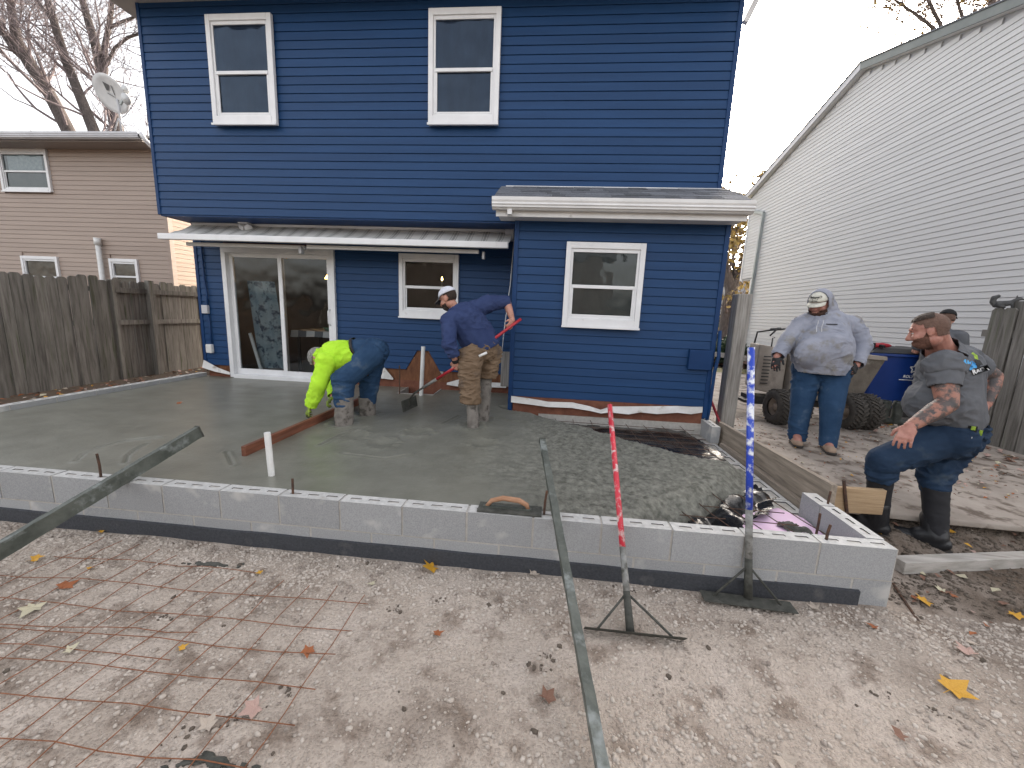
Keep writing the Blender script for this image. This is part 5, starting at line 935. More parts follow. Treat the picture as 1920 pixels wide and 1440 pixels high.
body = [p_cap(al, kl, .05, .06), p_cap(ar, kr, .05, .06), p_cap(kl, hl, .075, .1), p_cap(kr, hr, .075, .1), p_cap(hl, hr, .11, .11), p_cap(pel, bel, .14, .155), p_cap(bel, chs, .155, .145), p_cap(sl_, sr_, .08, .08), p_cap(chs, nk, .13, .075), p_cap(nk, hd+fr4[0]*-.02, .072, .068)]+arml+armr+hp+hn+hf
V, N, F = remesh(body, .005, 3); obj('body', V, F, M['skinred'], p4, True); eyes(H4, fr4, 1.0, p4)
face_region('hair', V, N, F, H4(0, 0, 0), fr4, 1.0, lambda f, r, u: ((u > .052+.9*np.clip(f-.03, 0, 1)) & (f < .066)) | ((f < -.035) & (u > -.045)) | ((f < .012) & (f > -.06) & (u > .022)), .004, M['buzz'], p4, .0015, 120)
face_region('hair_top', V, N, F, H4(0, 0, 0), fr4, 1.0, lambda f, r, u: (u > .082) & (f > -.05) & (f < .075), .010, M['hairb'], p4, .004, 70)
face_region('beard', V, N, F, H4(0, 0, 0), fr4, 1.0, lambda f, r, u: (u < -.028-.35*np.clip(f-.06, 0, 1)+1.2*np.clip(.03-f, 0, .05)) & (u > -.125) & (f > .0) & ~((f > .085) & (u > -.048)) & (np.abs(r) < .086), .003, mk('stubble', (.10, .045, .03), (.17, .08, .055), 90, .8, .6, 400), p4, .0015, 120)
def tattoo(name):
    m = mk(name, (.34, .16, .115), (.09, .07, .065), 16, .55, detail=7, c3=(.06, .055, .055), s3=24, t3=.56, lo=.44, hi=.56); return m
M['tattoo'] = tattoo('tattooed_skin')
garment('tattoo_sleeve', [p_cap(sl_+(el_-sl_)*.3, el_, .0745, .0575), p_cap(el_, el_+(wl-el_)*.3, .0555, .0585), p_cap(el_+(wl-el_)*.3, wl, .0585, .0355)], M['tattoo'], p4, lambda V: (V-wl)@nrmz(wl-el_) < .0, .0005, vox=.006, sm=3, thick=0); garment('tattoo_sleeve', [p_cap(sr_+(er_-sr_)*.4, er_, .0735, .0575), p_cap(er_, er_+(wr-er_)*.3, .0555, .0575), p_cap(er_+(wr-er_)*.3, wr, .0575, .0355)], M['tattoo'], p4, lambda V: (V-wr)@nrmz(wr-er_) < .0, .0005, vox=.006, sm=3, thick=0)
se, so = sl_+(el_-sl_)*.52, sr_+(er_-sr_)*.5
tee = garment('t_shirt', [p_cap(P(1780, 792, 2.93), bel, .175, .185, (lat, 1.15)), p_ell(P(1755, 755, 2.89), lf4*.175, lat*.18, Zv*.18), p_cap(bel, chs, .182, .172, (lat, 1.15)), p_cap(sl_, sr_, .100, .10), p_cap(chs, nk, .16, .098), p_cap(P(1788, 702, 2.92), P(1792, 780, 2.95), .145, .155)], M['tee'], p4, ALL(EC(np.array([pel[0], pel[1], P(1780, 803, 2.80)[2]]), -Zv, .5, .6), EC(nk+nrmz(hd-nk)*.012, hd-nk, .2)), .015, (8, 8, 13), .007, seed=6.)
garment('sleeve', [p_cap(sl_+(sr_-sl_)*.12, sl_, .092, .094), p_cap(sl_, sl_+(el_-sl_)*.66, .094, .079)], M['tee'], p4, EC(sl_+(el_-sl_)*.58, el_-sl_, .2), .008, (9, 9, 12), .008, seed=2.); garment('sleeve', [p_cap(sr_+(sl_-sr_)*.12, sr_, .1, .106), p_cap(sr_, sr_+(er_-sr_)*.62, .106, .092)], M['tee'], p4, EC(sr_+(er_-sr_)*.55, er_-sr_, .2), .010, (9, 9, 12), .008, seed=4.)
tb = bvh_of(tee); 
# print on the back: lime and blue shapes over a black strip with white letters
o_ = P(1838, 690, 2.70); dvb = nrmz(ray(1838, 690)); ru = nrmz(P(1848, 688, 2.7)-P(1828, 694, 2.7)); uu = nrmz(np.cross(ru, dvb)); uu = uu if uu[2] > 0 else -uu
def patch(name, pts, mat, lift):
    c_ = np.mean(pts, 0); n_ = len(pts); VV = [o_+ru*c_[0]+uu*c_[1]]
    for r_ in (.5, 1.): VV += [o_+ru*(c_[0]+(p[0]-c_[0])*r_)+uu*(c_[1]+(p[1]-c_[1])*r_) for p in pts]
    FF = [(0, 1+i, 1+(i+1) % n_) for i in range(n_)]+[(1+i, 1+n_+i, 1+n_+(i+1) % n_, 1+(i+1) % n_) for i in range(n_)]; return decal(name, VV, FF, mat, p4, tb, dvb, lift)
patch('print_blue', [(-.07, .0), (-.03, -.01), (-.005, .03), (-.02, .06), (-.035, .09), (-.075, .10), (-.065, .05)], M['inkb'], .004); patch('print_lime', [(.005, .07), (.022, .055), (.034, .085), (.02, .115), (.005, .11), (.012, .09)], M['inkg'], .004); patch('print_black', [(-.01, .01), (.03, .01), (.03, .05), (.0, .065), (-.015, .04)], M['ink'], .005); patch('print_strip', [(-.072, -.035), (.055, -.03), (.055, .008), (-.072, .005)], M['ink'], .006)
text_on('RADA', o_+ru*(-.010)-uu*.027, ru, uu, .042, M['inkw'], p4, 'shirt_lettering', tb, dvb, .008, .25, .002)
garment('jeans', [p_cap(hl, hr, .148, .148), p_cap(pel, P(1782, 800, 2.93), .160, .162, (lat, 1.08)), p_cap(hl, kl, .128, .094), p_cap(kl, P(1650, 900, 2.96), .093, .074), p_cap(hr, kr, .126, .094), p_cap(kr, P(1753, 925, 2.95), .092, .080)], M['jeans2'], p4, lambda V: (V[:, 2] > np.where((V-kl)@lf4 > -.18, P(1650, 903, 2.96)[2], P(1753, 925, 2.95)[2])) & (V[:, 2] < P(1788, 790, 2.93)[2]), .017, (8, 8, 17), .007, seed=7.)
ft4 = nrmz(lf4*1.-vh*.0)
for a, kt, gz_ in ((al, P(1651, 893, 2.965), .06), (ar, P(1753, 918, 2.945), .035)):
    a = np.array([a[0], a[1], gz_]); garment('boot_shaft', [p_cap(a+Zv*.12, kt, .064, .078)], M['rubbertop'], p4, lambda V, kt=kt: V[:, 2] < kt[2]+.02, .004, (8, 8, 14), .009)
    garment('boot', [p_cap(a+Zv*.10, a+(kt-a)*.5, .072, .077), p_cap(a+Zv*.055-ft4*.03, a+ft4*.19+Zv*.042, .062, .052, (Zv, .9)), p_cap(a+Zv*.10, a+ft4*.08+Zv*.07, .07, .06)], M['rubber'], p4, lambda V, g=gz_: V[:, 2] > g, .003, (9, 9, 9), .008); v, f = remesh([p_cap(a+Zv*.014-ft4*.045, a+ft4*.2+Zv*.014, .064, .058, (Zv, .28))], .007, 2)[::2]; obj('sole', v, f, M['sole'], p4, True)
b = MB(); c_ = P(1822, 808, 2.74); b.obox(c_, lf4*.022, vh*.015, Zv*.035); b.m = 1; b.obox(P(1825, 803, 2.72), lf4*.01, vh*.01, Zv*.012); b.obox(P(1838, 815, 2.75), lf4*.008, vh*.008, Zv*.03); b.m = 2; b.tube([P(1822, 815, 2.72), P(1820, 828, 2.72), P(1823, 834, 2.72)], .005, 6); b.build('belt_tool', [M['black'], M['inkg'], M['inkw']], p4)
# ------------------------------------------------------------------ 5 man behind him, mostly hidden
p5 = thing('person', (11.25, .95, .22), 'man in black cap and grey shirt half hidden behind the tattooed man', 'person', 'people watching')
c5 = np.array([11.25, .95, .16]); f5 = nrmz(np.array([.8, .5, 0])); r5 = np.cross(f5, Zv); J = lambda f, r, u: c5+f5*f+r5*r+Zv*u
hp, H5, fr5 = head_prims(J(.03, 0, 1.62), f5-Zv*.2, Zv); hn = hand_prims(J(.22, .08, 1.12), -r5, f5, Zv); hf = hand_prims(J(.22, -.08, 1.16), r5, f5, Zv)
V, N, F = remesh([p_cap(J(0, .1, .06), J(0, .1, .48), .045, .055), p_cap(J(0, -.1, .06), J(0, -.1, .48), .045, .055), p_cap(J(0, .1, .48), J(0, .09, .9), .06, .085), p_cap(J(0, -.1, .48), J(0, -.09, .9), .06, .085), p_cap(J(0, 0, .92), J(0, 0, 1.3), .13, .14), p_cap(J(0, -.17, 1.4), J(0, .17, 1.4), .065, .065), p_cap(J(0, 0, 1.3), J(0, 0, 1.55), .08, .055), p_cap(J(0, .19, 1.38), J(-.02, .25, 1.12), .05, .042), p_cap(J(-.02, .25, 1.12), J(.22, .08, 1.12), .04, .03), p_cap(J(0, -.19, 1.38), J(-.02, -.25, 1.12), .05, .042), p_cap(J(-.02, -.25, 1.12), J(.22, -.08, 1.16), .04, .03)]+hp+hn+hf, .008, 3); obj('body', V, F, M['skin'], p5, True)
face_region('hair', V, N, F, H5(0, 0, 0), fr5, 1., lambda f, r, u: (u > -.03) & (f < .02), .004, M['buzz'], p5); cap_mesh('cap', H5, fr5, 1.03, M['black'], M['black'], p5)
garment('shirt', [p_cap(J(0, 0, .9), J(0, 0, 1.3), .165, .17, (r5, 1.15)), p_cap(J(0, -.18, 1.38), J(0, .18, 1.38), .085, .085), p_cap(J(0, 0, 1.35), J(0, 0, 1.45), .12, .08), p_cap(J(0, .19, 1.38), J(-.01, .23, 1.2), .08, .075), p_cap(J(0, -.19, 1.38), J(-.01, -.23, 1.2), .08, .075)], M['tee'], p5, lambda V: (V[:, 2] > 1.05) & (V[:, 2] < 1.74), .008, vox=.011)
garment('jeans', [p_cap(J(0, -.08, .9), J(0, .08, .9), .13, .13), p_cap(J(0, .1, .12), J(0, .09, .88), .08, .11), p_cap(J(0, -.1, .12), J(0, -.09, .88), .08, .11)], M['jeans2'], p5, lambda V: V[:, 2] > .30, .008, vox=.011)
for sg in (-1, 1): garment('boot', [p_cap(J(-.02, .1*sg, .05), J(.13, .1*sg, .045), .05, .045), p_cap(J(0, .1*sg, .06), J(0, .1*sg, .16), .05, .055)], M['rubber'], p5, lambda V: V[:, 2] > .221, .002, vox=.009)
# ================================================================== BUGGY, BIN AND SMALL THINGS ON THE DRIVEWAY
bg_ = thing('concrete_buggy', (9.3, .5, DZ), 'dirty tan and grey concrete buggy with chunky tyres behind the hoodie man', 'concrete buggy')
M['tyre'] = mk('dusty_tyre', (.045, .04, .035), (.085, .075, .065), 14, .9, .5, 60); M['rim'] = mk('dirty_rim', (.22, .17, .13), (.3, .24, .19), 8, .8, .4, 30); M['cowl'] = mk('tan_cowl', (.28, .24, .2), (.37, .32, .27), 5, .7, .2, 20, c3=(.24, .2, .17), s3=6, t3=.62); M['hopper'] = mk('dirty_hopper', (.11, .09, .072), (.18, .155, .125), 5, .85, .5, 30, c3=(.24, .22, .19), s3=6, t3=.66)
ad = nrmz(np.array([1, .04, 0]))
def wheel(c, R=.235, Wd=.2):
    c = np.array(c); b_ = MB(); prof = [(.12, -Wd*.42), (R*.72, -Wd*.5), (R*.92, -Wd*.46), (R, -Wd*.3), (R, Wd*.3), (R*.92, Wd*.46), (R*.72, Wd*.5), (.12, Wd*.42)]; b_.lathe(prof, c, ad, 36); ty = b_.build('tyre', M['tyre'], bg_, True)
    b_ = MB(); up_ = Zv; s2 = np.cross(ad, up_)
    for k in range(26):
        for sg in (-1, 1):
            a = 2*pi*(k+.25*sg)/26; rd = math.cos(a)*s2+math.sin(a)*up_; tg = -math.sin(a)*s2+math.cos(a)*up_; d_ = nrmz(ad*sg*1.+tg*.75); nn = np.cross(rd, d_); b_.obox(c+rd*(R+.006)+ad*sg*Wd*.19, d_*Wd*.22, nn*.011, rd*.013)
    b_.build('tread', M['tyre'], ty); b_ = MB(); b_.lathe([(0, -.05), (.04, -.055), (.05, -.02), (.11, -.015), (.125, -.06), (.13, -.05), (.13, .05), (0, .05)], c, ad, 24); b_.build('rim', M['rim'], ty, True)
for q in ((1458, 5.62), (1492, 5.68), (1592, 5.52), (1622, 5.54)):
    c = P(q[0], 768, q[1]); wheel((c[0], c[1], DZ+.238))
c0 = P(1441, 690, 5.95)
b = MB(); x0, y0 = c0[0], c0[1]
b.prism([(x0-.17, y0, .62), (x0+.22, y0-.05, .55), (x0+.24, y0+.0, 1.24), (x0-.15, y0+.05, 1.30)], (0, 0, 0), (.1, .5, 0)); bevel(b.build('engine_cowl', M['cowl'], bg_), .02)
b = MB()
for k in range(9): b.box(x0-.10, x0-.0, y0-.035, y0-.02, .72+k*.05, .735+k*.05)
b.build('louvres', M['darksteel'], bg_)['kind'] = 'stuff'
b = MB(); b.prism([(x0+.26, y0-.12, .52), (x0+.85, y0-.12, .52), (x0+.95, y0-.12, 1.22), (x0+.28, y0-.12, 1.26)], (0, 0, 0), (.0, .55, 0)); bevel(b.build('tank', M['cowl'], bg_), .03)
hy = y0-.25; hq = [at(x_, y_, 'y', hy) for x_, y_ in ((1545, 738), (1618, 740), (1661, 674), (1540, 664))]
b = MB(); b.prism(hq, (0, 0, 0), (0, .65, 0)); b.build('hopper', M['hopper'], bg_)
hq = [at(x_, y_, 'y', hy-.02) for x_, y_ in ((1540, 666), (1664, 676), (1664, 669), (1540, 657))]
b = MB(); b.prism(hq, (0, 0, 0), (0, .69, 0)); b.build('hopper_rim', M['cowl'], bg_)
b = MB(); b.box(x0-.2, x0+1.6, y0+.0, y0+.3, .40, .52); b.box(x0-.3, x0-.2, y0-.05, y0+.3, .42, .46); b.build('chassis', M['darksteel'], bg_)
b = MB(); b.tube([(x0-.3, y0-.1, 1.32), (x0-.28, y0-.1, 1.48), (x0-.1, y0-.12, 1.52), (x0+.1, y0-.12, 1.545), (x0+.35, y0-.1, 1.53), (x0+.55, y0, 1.50), (x0+.55, y0+.2, 1.3)], .013, 8); b.tube([(x0-.02, y0-.13, 1.55), (x0-.14, y0-.18, 1.44)], .012, 6); b.tube([(x0-.12, y0-.13, 1.525), (x0+.02, y0-.13, 1.54)], .02, 8); b.build('handlebar', M['darksteel'], bg_, True)
for dx in (.02, .17): MB().tube([(x0+dx, y0+.05, 1.25), (x0+dx, y0+.05, 1.40), (x0+dx+.03, y0+.05, 1.405)], .009, 6).build('control_lever', M['darksteel'], bg_, True)
bn = thing('blue_bin', (11.15, 1.2, DZ), 'blue wheeled refuse bin with black lid behind the concrete buggy', 'bin')
M['binblue'] = mk('blue_plastic', (.005, .03, .17), (.008, .04, .2), 3, .38); X0, Y0 = 10.55, 1.2
V = [(X0+.06, Y0+.05, .40), (X0+.98, Y0+.05, .32), (X0+.98, Y0+.7, .32), (X0+.06, Y0+.7, .40), (X0-.04, Y0-.06, 1.24), (X0+1.06, Y0-.06, 1.24), (X0+1.06, Y0+.75, 1.24), (X0-.04, Y0+.75, 1.24)]
bo = bevel(obj('bin_body', V, [(3, 2, 1, 0), (0, 1, 5, 4), (1, 2, 6, 5), (2, 3, 7, 6), (3, 0, 4, 7), (4, 5, 6, 7)], M['binblue'], bn), .04, 3); b = MB(); b.box(X0-.08, X0+1.1, Y0-.09, Y0+.8, 1.19, 1.235); bevel(b.build('bin_rim', M['binblue'], bn), .01)
V = [(X0-.1, Y0-.11, 1.24), (X0+1.12, Y0-.11, 1.24), (X0+1.12, Y0+.8, 1.24), (X0-.1, Y0+.8, 1.24), (X0+.1, Y0+.05, 1.31), (X0+.95, Y0+.05, 1.31), (X0+.95, Y0+.65, 1.33), (X0+.1, Y0+.65, 1.33)]
bevel(obj('lid', V, [(3, 2, 1, 0), (0, 1, 5, 4), (1, 2, 6, 5), (2, 3, 7, 6), (3, 0, 4, 7), (4, 5, 6, 7)], mk('black_lid', (.012, .012, .014), rough=.5), bn), .02)
for xx in (X0+.2, X0+.85): MB().lathe([(0, -.03), (.1, -.03), (.1, .03), (0, .03)], (xx, Y0+.5, DZ+.1), (1, 0, 0), 20).build('wheel', M['tyre'], bn, True)
b = MB(); b.box(X0+.15, X0+.9, Y0+.1, Y0+.6, DZ, .36); b.build('base', M['darksteel'], bn)
sy_ = Y0-.055; sc_ = np.array([X0+.60, sy_, 1.02]); b = MB()
for k in range(5):
    a = pi/2+2*pi*k/5; a2 = a+2*pi/5; pm = .035; p0_ = sc_+np.array([math.cos(a), 0, math.sin(a)])*.075; pmid = sc_+np.array([math.cos((a+a2)/2), 0, math.sin((a+a2)/2)])*.036; p1_ = sc_+np.array([math.cos(a2), 0, math.sin(a2)])*.075
    b.beam(p0_, pmid, .004, .014, up=np.cross((0, 1, 0), pmid-p0_)); b.beam(pmid, p1_, .004, .014, up=np.cross((0, 1, 0), p1_-pmid))
b.build('star_emblem', M['inkw'], bn)
text_on('ROLY-KART', np.array([X0+.62, sy_+.012, .875]), np.array([1., 0, 0]), np.array([0, .1, .99]), .058, M['inkw'], bn, 'bin_lettering', bold=.0015, shear=.2); b = MB(); b.box(X0+.42, X0+.82, sy_+.014, sy_+.02, .835, .845); b.build('bin_underline', M['inkw'], bn)
im = thing('impact_driver', (10.95, 1.4, 1.32), 'red and black cordless tool lying on the bin lid', 'power tool'); cI = P(1672, 652, 6.05); cI = np.array([cI[0], Y0+.12, 1.345])
MB().tube([cI+np.array([-.10, 0, 0]), cI+np.array([.02, 0, .005]), cI+np.array([.1, 0, .0]), cI+np.array([.14, 0, 0])], [.035, .036, .028, .014], 12).build('motor_housing', M['redpaint2'], im, True); MB().obox(cI+np.array([-.15, 0, 0]), (.04, 0, 0), (0, .035, 0), (0, 0, .035)).build('battery', M['black'], im); MB().tube([cI+np.array([.14, 0, 0]), cI+np.array([.2, 0, .0])], .006, 8).build('bit', M['gutterg'], im); MB().beam(cI+np.array([-.04, -.02, -.0]), cI+np.array([-.05, -.13, -.012]), .03, .035).build('grip', M['black'], im)
rb = thing('rubber_boots', (10.6, .85, DZ), 'pair of empty dark rubber boots standing in front of the blue bin', 'boots'); c = at(1660, 795, 'z', DZ)
for k, (dx, dy, an) in enumerate(((-.06, .0, .3), (.10, -.03, -.15))):
    a = np.array([c[0]+dx, c[1]+dy, DZ]); dF = np.array([math.cos(an), math.sin(an)*.8-.3, 0]); garment('boot', [p_cap(a+Zv*.05, a+Zv*.33, .055, .068), p_cap(a+Zv*.05, a+dF*.15+Zv*.045, .052, .045)], mk('old_rubber', (.03, .034, .03), (.06, .066, .058), 8, .5, .3, 30), rb, lambda V: (V[:, 2] < DZ+.36) & (V[:, 2] > DZ+.004), .005, (8, 8, 8), .009)
# squirrel ornament: haunches, arched back, raised head with pointed muzzle, tail curled up behind
q0 = BASE[sq]; dS = nrmz(np.array([.75, -.66, 0])); sS = np.cross(dS, Zv); Q = lambda f, u, s_=0.: q0+dS*f+Zv*u+sS*s_
V, N, F = remesh([p_ell(Q(-.02, .04), dS*.055, sS*.045, Zv*.045), p_cap(Q(-.01, .045), Q(.065, .06), .04, .032), p_cap(Q(.06, .06), Q(.10, .095), .028, .024), p_ell(Q(.118, .108), dS*.032, sS*.023, Zv*.024), p_cap(Q(.135, .105), Q(.165, .098), .014, .008), p_ell(Q(.10, .138, .014), dS*.007, sS*.008, Zv*.014), p_ell(Q(.10, .138, -.014), dS*.007, sS*.008, Zv*.014), p_cap(Q(.075, .05, .02), Q(.085, .0, .02), .013, .011), p_cap(Q(.075, .05, -.02), Q(.085, .0, -.02), .013, .011), p_cap(Q(-.02, .02, .03), Q(.02, .005, .03), .018, .012), p_cap(Q(-.02, .02, -.03), Q(.02, .005, -.03), .018, .012), p_cap(Q(-.06, .02), Q(-.085, .07), .02, .027), p_cap(Q(-.085, .07), Q(-.08, .12), .028, .03), p_cap(Q(-.08, .12), Q(-.05, .14), .028, .022)], .006, 2)
obj('figure', V, F, mk('grey_cast', (.05, .05, .05), (.09, .09, .09), 20, .7, .5, 80), sq, True)
# ================================================================== TREES, SHRUBS
M['bark'] = mk('bark', (.058, .048, .045), (.12, .10, .093), 7, .92, .8, 30, stretch=(3, 3, .7)); M['twig'] = mk('twigs', (.16, .13, .135), (.24, .2, .205), 4, .9)
M['leafy'] = mk('autumn_leaves', (.32, .19, .05), (.22, .17, .05), 3, .7, c3=(.42, .3, .10), s3=5, t3=.5); M['leafg'] = mk('evergreen_leaves', (.02, .045, .018), (.045, .08, .03), 3, .6)
def grow(b_, p, d, L, r, lev, rs, spread=.55, up_=.12, leaves=None, dens=1., rm=.006):
    n = 5; pts = [p]; rr = [r]
    for i in range(n):
        d = nrmz(d+rs.normal(0, .13, 3)+np.array([0, 0, up_*.4])); pts.append(pts[-1]+d*L/n); rr.append(r*(1-.55*(i+1)/n))
    b_.tube(pts, rr, 6 if r > .04 else (4 if r > .012 else 3), False)
    if lev <= 0:
        if leaves is not None:
            for q in pts[1:]: leaves.append(q)
        return
    k = 4 if lev > 1 else 5
    for i in range(int(k*dens+.5)):
        j = rs.integers(2, n+1); a = rs.normal(0, 1, 3); a -= d*(a@d); nd = nrmz(d*.75+nrmz(a)*spread*1.5+np.array([0, 0, up_])); grow(b_, pts[j], nd, L*rs.uniform(.5, .8), max(rr[j]*.55, rm), lev-1, rs, spread, up_, leaves, dens, rm)
def leafcloud(name, pts, mat, parent, size, rs, per=3, rad=.15):
    V = []; F = []
    for q in pts:
        for k in range(per):
            c_ = q+rs.normal(0, rad, 3); a = nrmz(rs.normal(0, 1, 3))*size*rs.uniform(.6, 1.3); c2 = nrmz(np.cross(a, rs.normal(0, 1, 3)))*size*.7; n = len(V); V += [c_-a, c_+c2, c_+a, c_-c2]; F.append((n, n+1, n+2, n+3))
    return obj(name, V, F, mat, parent)
def tree(label, trunks, D, base, seed, lev=3, leaves=False, lsize=.05, dens=1., blen=2.2, rm=.008):
    rs = np.random.default_rng(seed); t = thing('tree', base, label, 'tree', 'trees behind the houses'); b_ = MB(); tw = MB(); lv = [] if leaves else None
    for pl in trunks:
        pts = [P(x, y, D*(dd if len(q) > 2 else 1)) if False else P(x, y, D) for q in [0] for (x, y, w_) in pl]; rr = [w_*D/FPX/2 for (_, _, w_) in pl]; b_.tube(pts, rr, 10, False)
        for i in range(1, len(pts)):
            for k in range(int(3*dens+.5)):
                t_ = rs.uniform(); p_ = pts[i-1]*(1-t_)+pts[i]*t_; d_ = nrmz(nrmz(pts[i]-pts[i-1])*.6+rs.normal(0, .6, 3)+np.array([0, 0, .25])); grow(tw, p_, d_, blen*rs.uniform(.6, 1.2), max(rr[i]*.28, .015), lev-1, rs, leaves=lv, dens=dens, rm=rm)
        grow(tw, pts[-1], nrmz(pts[-1]-pts[-2]), blen*1.3, rr[-1], lev, rs, leaves=lv, dens=dens, rm=rm)
    b_.build('trunk', M['bark'], t, True); tw.build('crown', M['twig'], t)
    if lv: leafcloud('leaves', [lv[i] for i in rs.integers(0, len(lv), min(len(lv), 2600))], M['leafy'], t, lsize, rs, 1 if leaves is True else leaves, .12)
    return t
tree('bare tree with thick trunk leaning left, leftmost behind the beige roof', [[(150, 300, 26), (128, 245, 21), (95, 180, 20), (55, 118, 20), (32, 75, 16), (22, 20, 12), (12, -60, 9)], [(58, 122, 12), (28, 95, 11), (0, 55, 9), (-20, 10, 7)], [(40, 92, 10), (12, 70, 8), (-12, 40, 6)]], 15.5, P(150, 300, 15.5)*np.array([1, 1, 0]), 11, 4, dens=.95)
tree('bare tree with tall slim trunk, middle one behind the beige roof', [[(190, 300, 22), (176, 245, 18), (150, 180, 16), (122, 110, 14), (104, 50, 12), (84, -20, 10)], [(118, 100, 6), (98, 40, 6), (70, 0, 5)]], 14.5, P(190, 300, 14.5)*np.array([1, 1, 0]), 12, 4, dens=.85)
tree('forked bare tree behind the satellite dish', [[(228, 300, 24), (220, 245, 21), (208, 190, 18), (192, 140, 17), (178, 80, 14), (160, 20, 11), (145, -40, 8)], [(196, 150, 11), (196, 90, 9), (206, 40, 8), (212, -20, 7)], [(200, 122, 6), (215, 90, 5), (240, 70, 5), (262, 63, 4)], [(200, 55, 6), (225, 42, 5), (262, 28, 4)]], 15., P(228, 300, 15)*np.array([1, 1, 0]), 13, 4, dens=.85)
tree('autumn tree with sparse leaves above the white house roof', [[(1930, 80, 16), (1908, 30, 13), (1900, -30, 12)], [(1912, 45, 8), (1880, 20, 9), (1850, -5, 7), (1830, -40, 6)], [(1790, 90, 7), (1765, 50, 6), (1745, 10, 5), (1730, -30, 4)], [(1820, 70, 6), (1800, 20, 5), (1790, -20, 4)], [(1775, 75, 6), (1735, 40, 5), (1700, 15, 4), (1670, -5, 3)]], 19., P(1930, 80, 19)*np.array([1, 1, 0]), 14, 3, 1, .09, 1.2, 2.4, .014)
gt = tree('street tree with forked trunk and thin autumn leaves between the houses', [[(1362, 655, 34), (1364, 610, 28), (1368, 570, 26), (1372, 545, 22), (1362, 510, 14), (1357, 485, 9)], [(1372, 548, 18), (1382, 518, 12), (1394, 490, 9), (1400, 468, 6)], [(1380, 522, 7), (1374, 490, 6), (1376, 462, 5)]], 17., P(1362, 655, 17)*np.array([1, 1, 0])+np.array([0, 0, .2]), 15, 3, 1, .11, .9, 1.25)
def shrub(label, px, py, D, rad, n, mat, seed, flat=.8):
    rs = np.random.default_rng(seed); c = P(px, py, D); t = thing('shrub', (c[0], c[1], .2), label, 'shrub', 'shrubs in the front yard'); pts = []
    for i in range(n): v = nrmz(rs.normal(0, 1, 3))*rad*rs.uniform(.55, 1.); pts.append(np.array([c[0]+v[0], c[1]+v[1], .2+rad*flat+v[2]*flat]))
    MB().tube([(c[0], c[1], .15), (c[0], c[1], .2+rad*flat)], .04, 6).build('stem', M['bark'], t); leafcloud('foliage', pts, mat, t, .055, rs, 3, .06)
shrub('dark green shrub under the street tree', 1368, 642, 13.5, .55, 700, M['leafg'], 21); shrub('far dark hedge beside the street tree trunk', 1348, 606, 22., .9, 600, M['leafg'], 22)
tag(MB().beam(P(1340, 664, 13.), P(1400, 672, 12.), .12, .14).build('bed_edging', M['timber']), 'wooden edging of the leaf bed between the houses', 'edging')
fh = thing('far_house', (31, 48, .2), 'far grey roofed house across the street between the houses', 'house'); b = MB(); b.box(22, 40, 46, 54, .2, 3.4); b.build('wall', M['whiteh'], fh); b = MB(); b.prism([(21.5, 45.5, 3.4), (21.5, 50, 7.2), (21.5, 54.5, 3.4)], (0, 0, 0), (19, 0, 0)); b.build('roof', mk('far_roof', (.2, .2, .2), (.26, .25, .25), 6, .9), fh)
for xx in (25.4, 28.2, 31.4): MB().box(xx, xx+1., 45.93, 45.98, 1.3, 2.6).build('window', M['dark'], fh)
# ================================================================== GROUND CLUTTER
rs = np.random.default_rng(5)
# stones: a few shapes, baked into one stuff mesh
def stone_shape(seed):
    r_ = np.random.default_rng(seed); bm = bmesh.new(); bmesh.ops.create_icosphere(bm, subdivisions=1, radius=1.); V = np.array([v.co[:] for v in bm.verts]); F = [tuple(v.index for v in f.verts) for f in bm.faces]; bm.free(); V *= r_.uniform(.72, 1.12, (len(V), 1)); V *= np.array([1., r_.uniform(.6, .9), r_.uniform(.4, .65)]); return V, np.array(F)
shapes = [stone_shape(i) for i in range(8)]
M['stone'] = mk('gravel_stones', (.43, .37, .315), (.58, .515, .455), 21, .9, .4, 90, c3=(.27, .225, .19), s3=13, t3=.57); M['clod'] = mk('dark_clods', (.085, .068, .052), (.15, .12, .095), 30, .95, .5, 90)
def stones(name, n, sampler, smin, smax, mat, label, sink=.35):
    VV = []; FF = []; cnt = 0
    for i in range(n):
        q = sampler()
        if q is None: continue
        V, F = shapes[rs.integers(8)]; s_ = smin+(smax-smin)*rs.random()**2.1; a = rs.uniform(0, 2*pi); ca, sa = math.cos(a), math.sin(a); W_ = V*s_; tl = rs.uniform(-.4, .4); W_ = W_@np.array([[ca, sa, 0], [-sa, ca, 0], [0, 0, 1]])@np.array([[1, 0, 0], [0, math.cos(tl), math.sin(tl)], [0, -math.sin(tl), math.cos(tl)]])
        z = ground_z(q[0], q[1]); VV.append(W_+np.array([q[0], q[1], z+s_*(.5-sink)*.6])); FF.append(F+cnt); cnt += len(V)
    VV = np.vstack(VV); FF = np.vstack(FF); me = bpy.data.meshes.new(name); me.vertices.add(len(VV)); me.vertices.foreach_set('co', VV.ravel()); me.loops.add(FF.size); me.loops.foreach_set('vertex_index', FF.ravel().astype(np.int32)); me.polygons.add(len(FF)); me.polygons.foreach_set('loop_start', np.arange(0, FF.size, 3, dtype=np.int32)); me.update(calc_edges=True); me.validate(); me.materials.append(mat); o = link(name, me); tag(o, label, kind='stuff'); return o
def dens(x, y):
    d = .35+1.2*max(0, mnoise.noise(Vector((x*1.1, y*1.6, 4.)))) + 1.6*math.exp(-((y+3.45)/.16)**2)*(1-.5*min(1, max(0, (x-5.2)/1.5))) + .9*max(0, 1-(x-1.5)/3.2) + .35*max(0, (x-6.8)/2)
    return d
def samp():
    x = rs.uniform(1.5, 9.4); y = -3.27-1.5*rs.random()**1.15
    return (x, y) if rs.random() < dens(x, y)/2. else None
